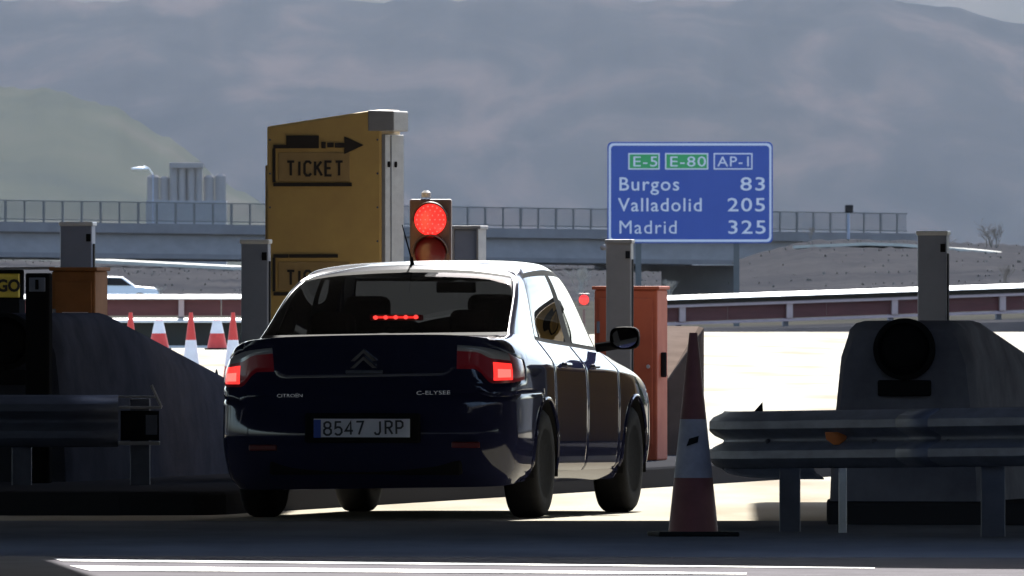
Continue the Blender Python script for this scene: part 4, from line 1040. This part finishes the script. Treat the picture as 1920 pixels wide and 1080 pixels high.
    # wheel arches: dark liners and rolled lips
    for ay in AX:
        for s in (1, -1):
            v = []; f = []
            for k in range(25):
                a = R(-15 + 210 * k / 24); y = ay + ARCH * math.cos(a); z = WR + ARCH * math.sin(a)
                v += [roll((s * .858, y, z)), roll((s * .55, y, z))]
            for k in range(24): f.append((2 * k, 2 * k + 2, 2 * k + 3, 2 * k + 1))
            cb = len(v); v.append(roll((s * .55, ay, WR)))
            for k in range(24): f.append((2 * k + 1, 2 * k + 3, cb))
            MB().add(v, f).build("wheel_arch_liner", M['black'], o, smooth=True)
            lip = []
            for k in range(33):
                a = R(-8 + 196 * k / 32); y = ay + ARCH * math.cos(a); z = WR + ARCH * math.sin(a)
                if z > .24:
                    rr_ = np.abs(G_[..., 1] - y) + np.abs(G_[..., 2] - z) + (G_[..., 0] < .6) * 9
                    ii = np.unravel_index(np.argmin(rr_), rr_.shape); lip.append(roll((s * (G_[ii][0] + .001), y, z)))
            MB().tube(lip, .009, n=6).build("wheel_arch_lip", M['paint'], o, smooth=True)
    # wheels
    def wheel(x, y, s):
        w = bpy.data.objects.new("wheel", None); COL.objects.link(w); w.parent = o; w.location = (x, y, WR)
        t = .095
        MB().lathe([(.20, -t), (.235, -t - .004), (.29, -t + .002), (.308, -t + .018), (WR, -t + .04), (WR, t - .04), (.308, t - .018), (.29, t - .002), (.235, t + .004), (.20, t)], axis='X', n=48).build("tyre", M['rubber'], w, smooth=True)
        rb = MB().lathe([(.20, -t), (.195, -.02), (.195, .02), (.20, t)], axis='X', n=48)
        rb.lathe([(0, s * .06), (.04, s * .072), (.055, s * .05), (.055, s * .02)], axis='X', n=24)
        for k in range(7):
            a = 2 * math.pi * k / 7; ca, sa = math.cos(a), math.sin(a)
            pa = [(s * .055, .045, -.02), (s * .055, .045, .02), (s * .078, .2, .028), (s * .078, .2, -.028)]
            vv = [(x_, u * ca - q * sa, u * sa + q * ca) for x_, u, q in pa] + [(x_ - s * .03, u * ca - q * sa, u * sa + q * ca) for x_, u, q in pa]
            rb.add(vv, [(0, 1, 2, 3), (7, 6, 5, 4), (0, 4, 5, 1), (1, 5, 6, 2), (2, 6, 7, 3), (3, 7, 4, 0)])
        rb.lathe([(0, -s * .01), (.19, -s * .01)], axis='X', n=24)
        rb.build("rim", M['rim'], w, smooth=True)
    for y in AX:
        for s in (1, -1): wheel(s * .762, y, s)
    # underside, axle, silencer
    MB().slab([(-.72, .22), (.72, .22), (.72, .55), (.54, .58), (.54, 3.95), (.72, 4.0), (.7, 4.2), (-.7, 4.2), (-.72, 4.0), (-.54, 3.95), (-.54, .58), (-.72, .55)], .235, .33).build("floor_pan", M['black'], o)
    MB().tube([(-.70, .93, .30), (.70, .93, .30)], .035, n=10).build("axle_beam", M['black'], o)
    MB().tube([(-.50, .20, .235), (-.50, .62, .235)], .07, n=16).build("silencer", M['steel'], o, smooth=True)
    # cabin interior: seats, headrests, shelf, dashboard
    def rbx(name, c, size, rx=0, b=.05):
        return MB().box(roll(c), size, rx=rx).build(name, M['seat'], o, bevel=b, segs=3)
    rbx("parcel_shelf", (0, .92, .99), (1.28, .62, .03), b=.01)
    rbx("rear_seat", (0, 1.25, .78), (1.22, .16, .56), rx=R(-18))
    for x in (-.40, .40): rbx("rear_headrest", (x, 1.17, 1.12), (.26, .10, .16))
    for x in (-.36, .36):
        rbx("front_seat", (x, 2.02, .78), (.50, .16, .66), rx=R(-14)); rbx("front_headrest", (x, 1.93, 1.19), (.27, .11, .20))
    rbx("dashboard", (0, 3.05, .87), (1.35, .45, .2)); rbx("cabin_floor", (0, 2.1, .40), (1.3, 2.5, .06))
    MB().lathe([(.185, -.012), (.195, 0), (.185, .012), (.165, .012), (.155, 0), (.165, -.012), (.185, -.012)], roll((-.36, 2.75, .98)), axis='Y', n=28).build("steering_wheel", M['seat'], o, smooth=True)
    MB().box(roll((0, 2.72, 1.335)), (.23, .03, .065)).build("inside_mirror", M['seat'], o, bevel=.01)
    # high brake light behind the rear glass
    zb = 1.16; hb = MB().box(roll((0.02, .90, zb)), (.30, .05, .034)).build("high_brake_light", M['red_dim'], o, bevel=.006)
    for k in range(5): MB().lathe([(.013, 0), (.011, -.005), (0, -.007)], roll((0.02 - .116 + .058 * k, 0.872, zb + .002)), axis='Y', n=12).build("led", M['red_hot'], hb)
    MB().box(roll((0.02, .8735, zb + .002)), (.262, .002, .014)).build("lens_strip", M['red_on'], hb)
    # rear details
    zp = CAM_H - (802.5 - HOR) / 325; pw = .565
    pf = MB().box(roll((0.0, -.016, zp)), (pw, .02, .122)).build("number_plate", M['black'], o, bevel=.004)
    pl = MB().box(roll((0, -.028, zp)), (pw - .016, .006, .106)).build("plate_face", M['plate'], pf)
    MB().box(roll((-pw / 2 + .029, -.0325, zp)), (.04, .004, .104)).build("blue_band", M['plate_blue'], pf)
    p = roll((-pw / 2 + .066, -.0345, zp - .037)); strokes("lettering", "8547 JRP", .074, .455, p, M['ink'], pf, wt=.15, tilt=ROLL, depth=.001)
    rec = MB().box(roll((0, -.004, zp)), (.66, .02, .17)).build("plate_recess", M['black'], o, bevel=.01)
    zc = CAM_H - (669 - HOR) / 324; ym = surf(0, 4.55).y - .012
    em = MB()
    for dz in (.018, -.022):
        em.prism([(-.078, dz - .042), (-.050, dz - .042), (0, dz + .004), (.050, dz - .042), (.078, dz - .042), (0, dz + .028)], .014, 0)
    e = em.build("emblem", M['chrome'], o, bevel=.002); e.location = roll((0, ym, zc)); e.rotation_euler = (R(-4), -ROLL, 0)
    h = MB().box(roll((0, surf(0, 4.1).y - .004, CAM_H - (697 - HOR) / 324)), (.21, .03, .022)).build("boot_handle", M['steel'], o, bevel=.005)
    zbg = CAM_H - (741 - HOR) / 324; yb_ = surf(.6, 3.5).y - .030
    text("badge", "C-ELYSEE", .022, .20, roll((.30, yb_ + .0, zbg)), M['chrome'], o, rot=(R(90), -ROLL, 0), extr=.002)
    text("badge", "CITROËN", .020, .15, roll((-.50, yb_ + .012, zbg - .004)), M['chrome'], o, rot=(R(90), -ROLL, 0), extr=.002)
    for s in (1, -1): MB().box(roll((s * .58, .028, .42)), (.16, .02, .035)).build("bumper_reflector", M['red_reflector'], o, bevel=.006)
    MB().box(roll((0, .075, .30)), (1.1, .05, .09)).build("bumper_grille", M['black'], o, bevel=.015)
    # antenna
    a = Vector(roll((0, 1.47, 1.466))); MB().tube([a, a + Vector((0, -.03, .045))], .014, n=8, r1=.008).build("antenna_base", M['black'], o)
    MB().tube([a + Vector((0, -.02, .03)), a + Vector((-.035, -.12, .235))], .0055, n=6, r1=.003).build("antenna", M['black'], o)
    # door handles, mirrors
    for s in (1, -1):
        for (c, r_), dn in (((7.15, 4.25), "rear_door"), ((8.18, 4.22), "front_door")):
            q = surf(c, r_, s, .018); q2 = surf(c + .18, r_, s, .018)
            MB().tube([q + Vector((-s * .02, 0, 0)), q, q2, q2 + Vector((-s * .02, 0, 0))], .012, n=8).build("handle", M['chrome'] if False else M['paint'], objs[(dn, s)], smooth=True)
        for c in (6.62, 8.0, 9.08): pass
        hz = MB(); prof = []
        cx, cy, cz = s * .945, 2.93, 1.02
        v = []; f = []
        for i, (yy, k) in enumerate(((0, .93), (.006, 1.0), (.04, 1.0), (.09, .86), (.13, .6), (.155, .2))):
            for a_ in range(20):
                t = 2 * math.pi * a_ / 20; ex = abs(math.cos(t)) ** .6 * math.copysign(1, math.cos(t)); ez = abs(math.sin(t)) ** .6 * math.copysign(1, math.sin(t))
                v.append(roll((cx + s * .0 + ex * .086 * k, cy - .05 + yy, cz + ez * .068 * k)))
        for i in range(5):
            for a_ in range(20): f.append((i * 20 + a_, i * 20 + (a_ + 1) % 20, (i + 1) * 20 + (a_ + 1) % 20, (i + 1) * 20 + a_))
        f.append(tuple(100 + a_ for a_ in range(20)))
        mh = MB().add(v, f).build("door_mirror", M['blackg'], o, smooth=True)
        MB().add([roll((cx + math.cos(2 * math.pi * a_ / 20) * .075, cy - .046, cz + math.sin(2 * math.pi * a_ / 20) * .058)) for a_ in range(20)], [tuple(range(20))]).build("mirror_glass", M['mirror'], mh, solid=.003).rotation_euler = (0, 0, 0)
        MB().tube([roll((s * .77, 2.93, .965)), roll((s * .92, 2.93, .985))], .028, n=8).build("mirror_arm", M['black'], mh)
    return o
build_car()

# ------------------------------------------------------------------ haze
hz = MB().box((0, 5600, 88), (24000, 11800, 180)).build("haze", None); hz['kind'] = 'stuff'
hm = bpy.data.materials.new("thin_haze"); hm.use_nodes = True; nt = hm.node_tree; nt.nodes.clear()
ho = nt.nodes.new('ShaderNodeOutputMaterial'); pv = nt.nodes.new('ShaderNodeVolumePrincipled'); pv.inputs['Color'].default_value = (.9, .93, 1, 1); pv.inputs['Density'].default_value = 1.05e-5
nt.links.new(pv.outputs[0], ho.inputs['Volume']); hz.data.materials.append(hm)
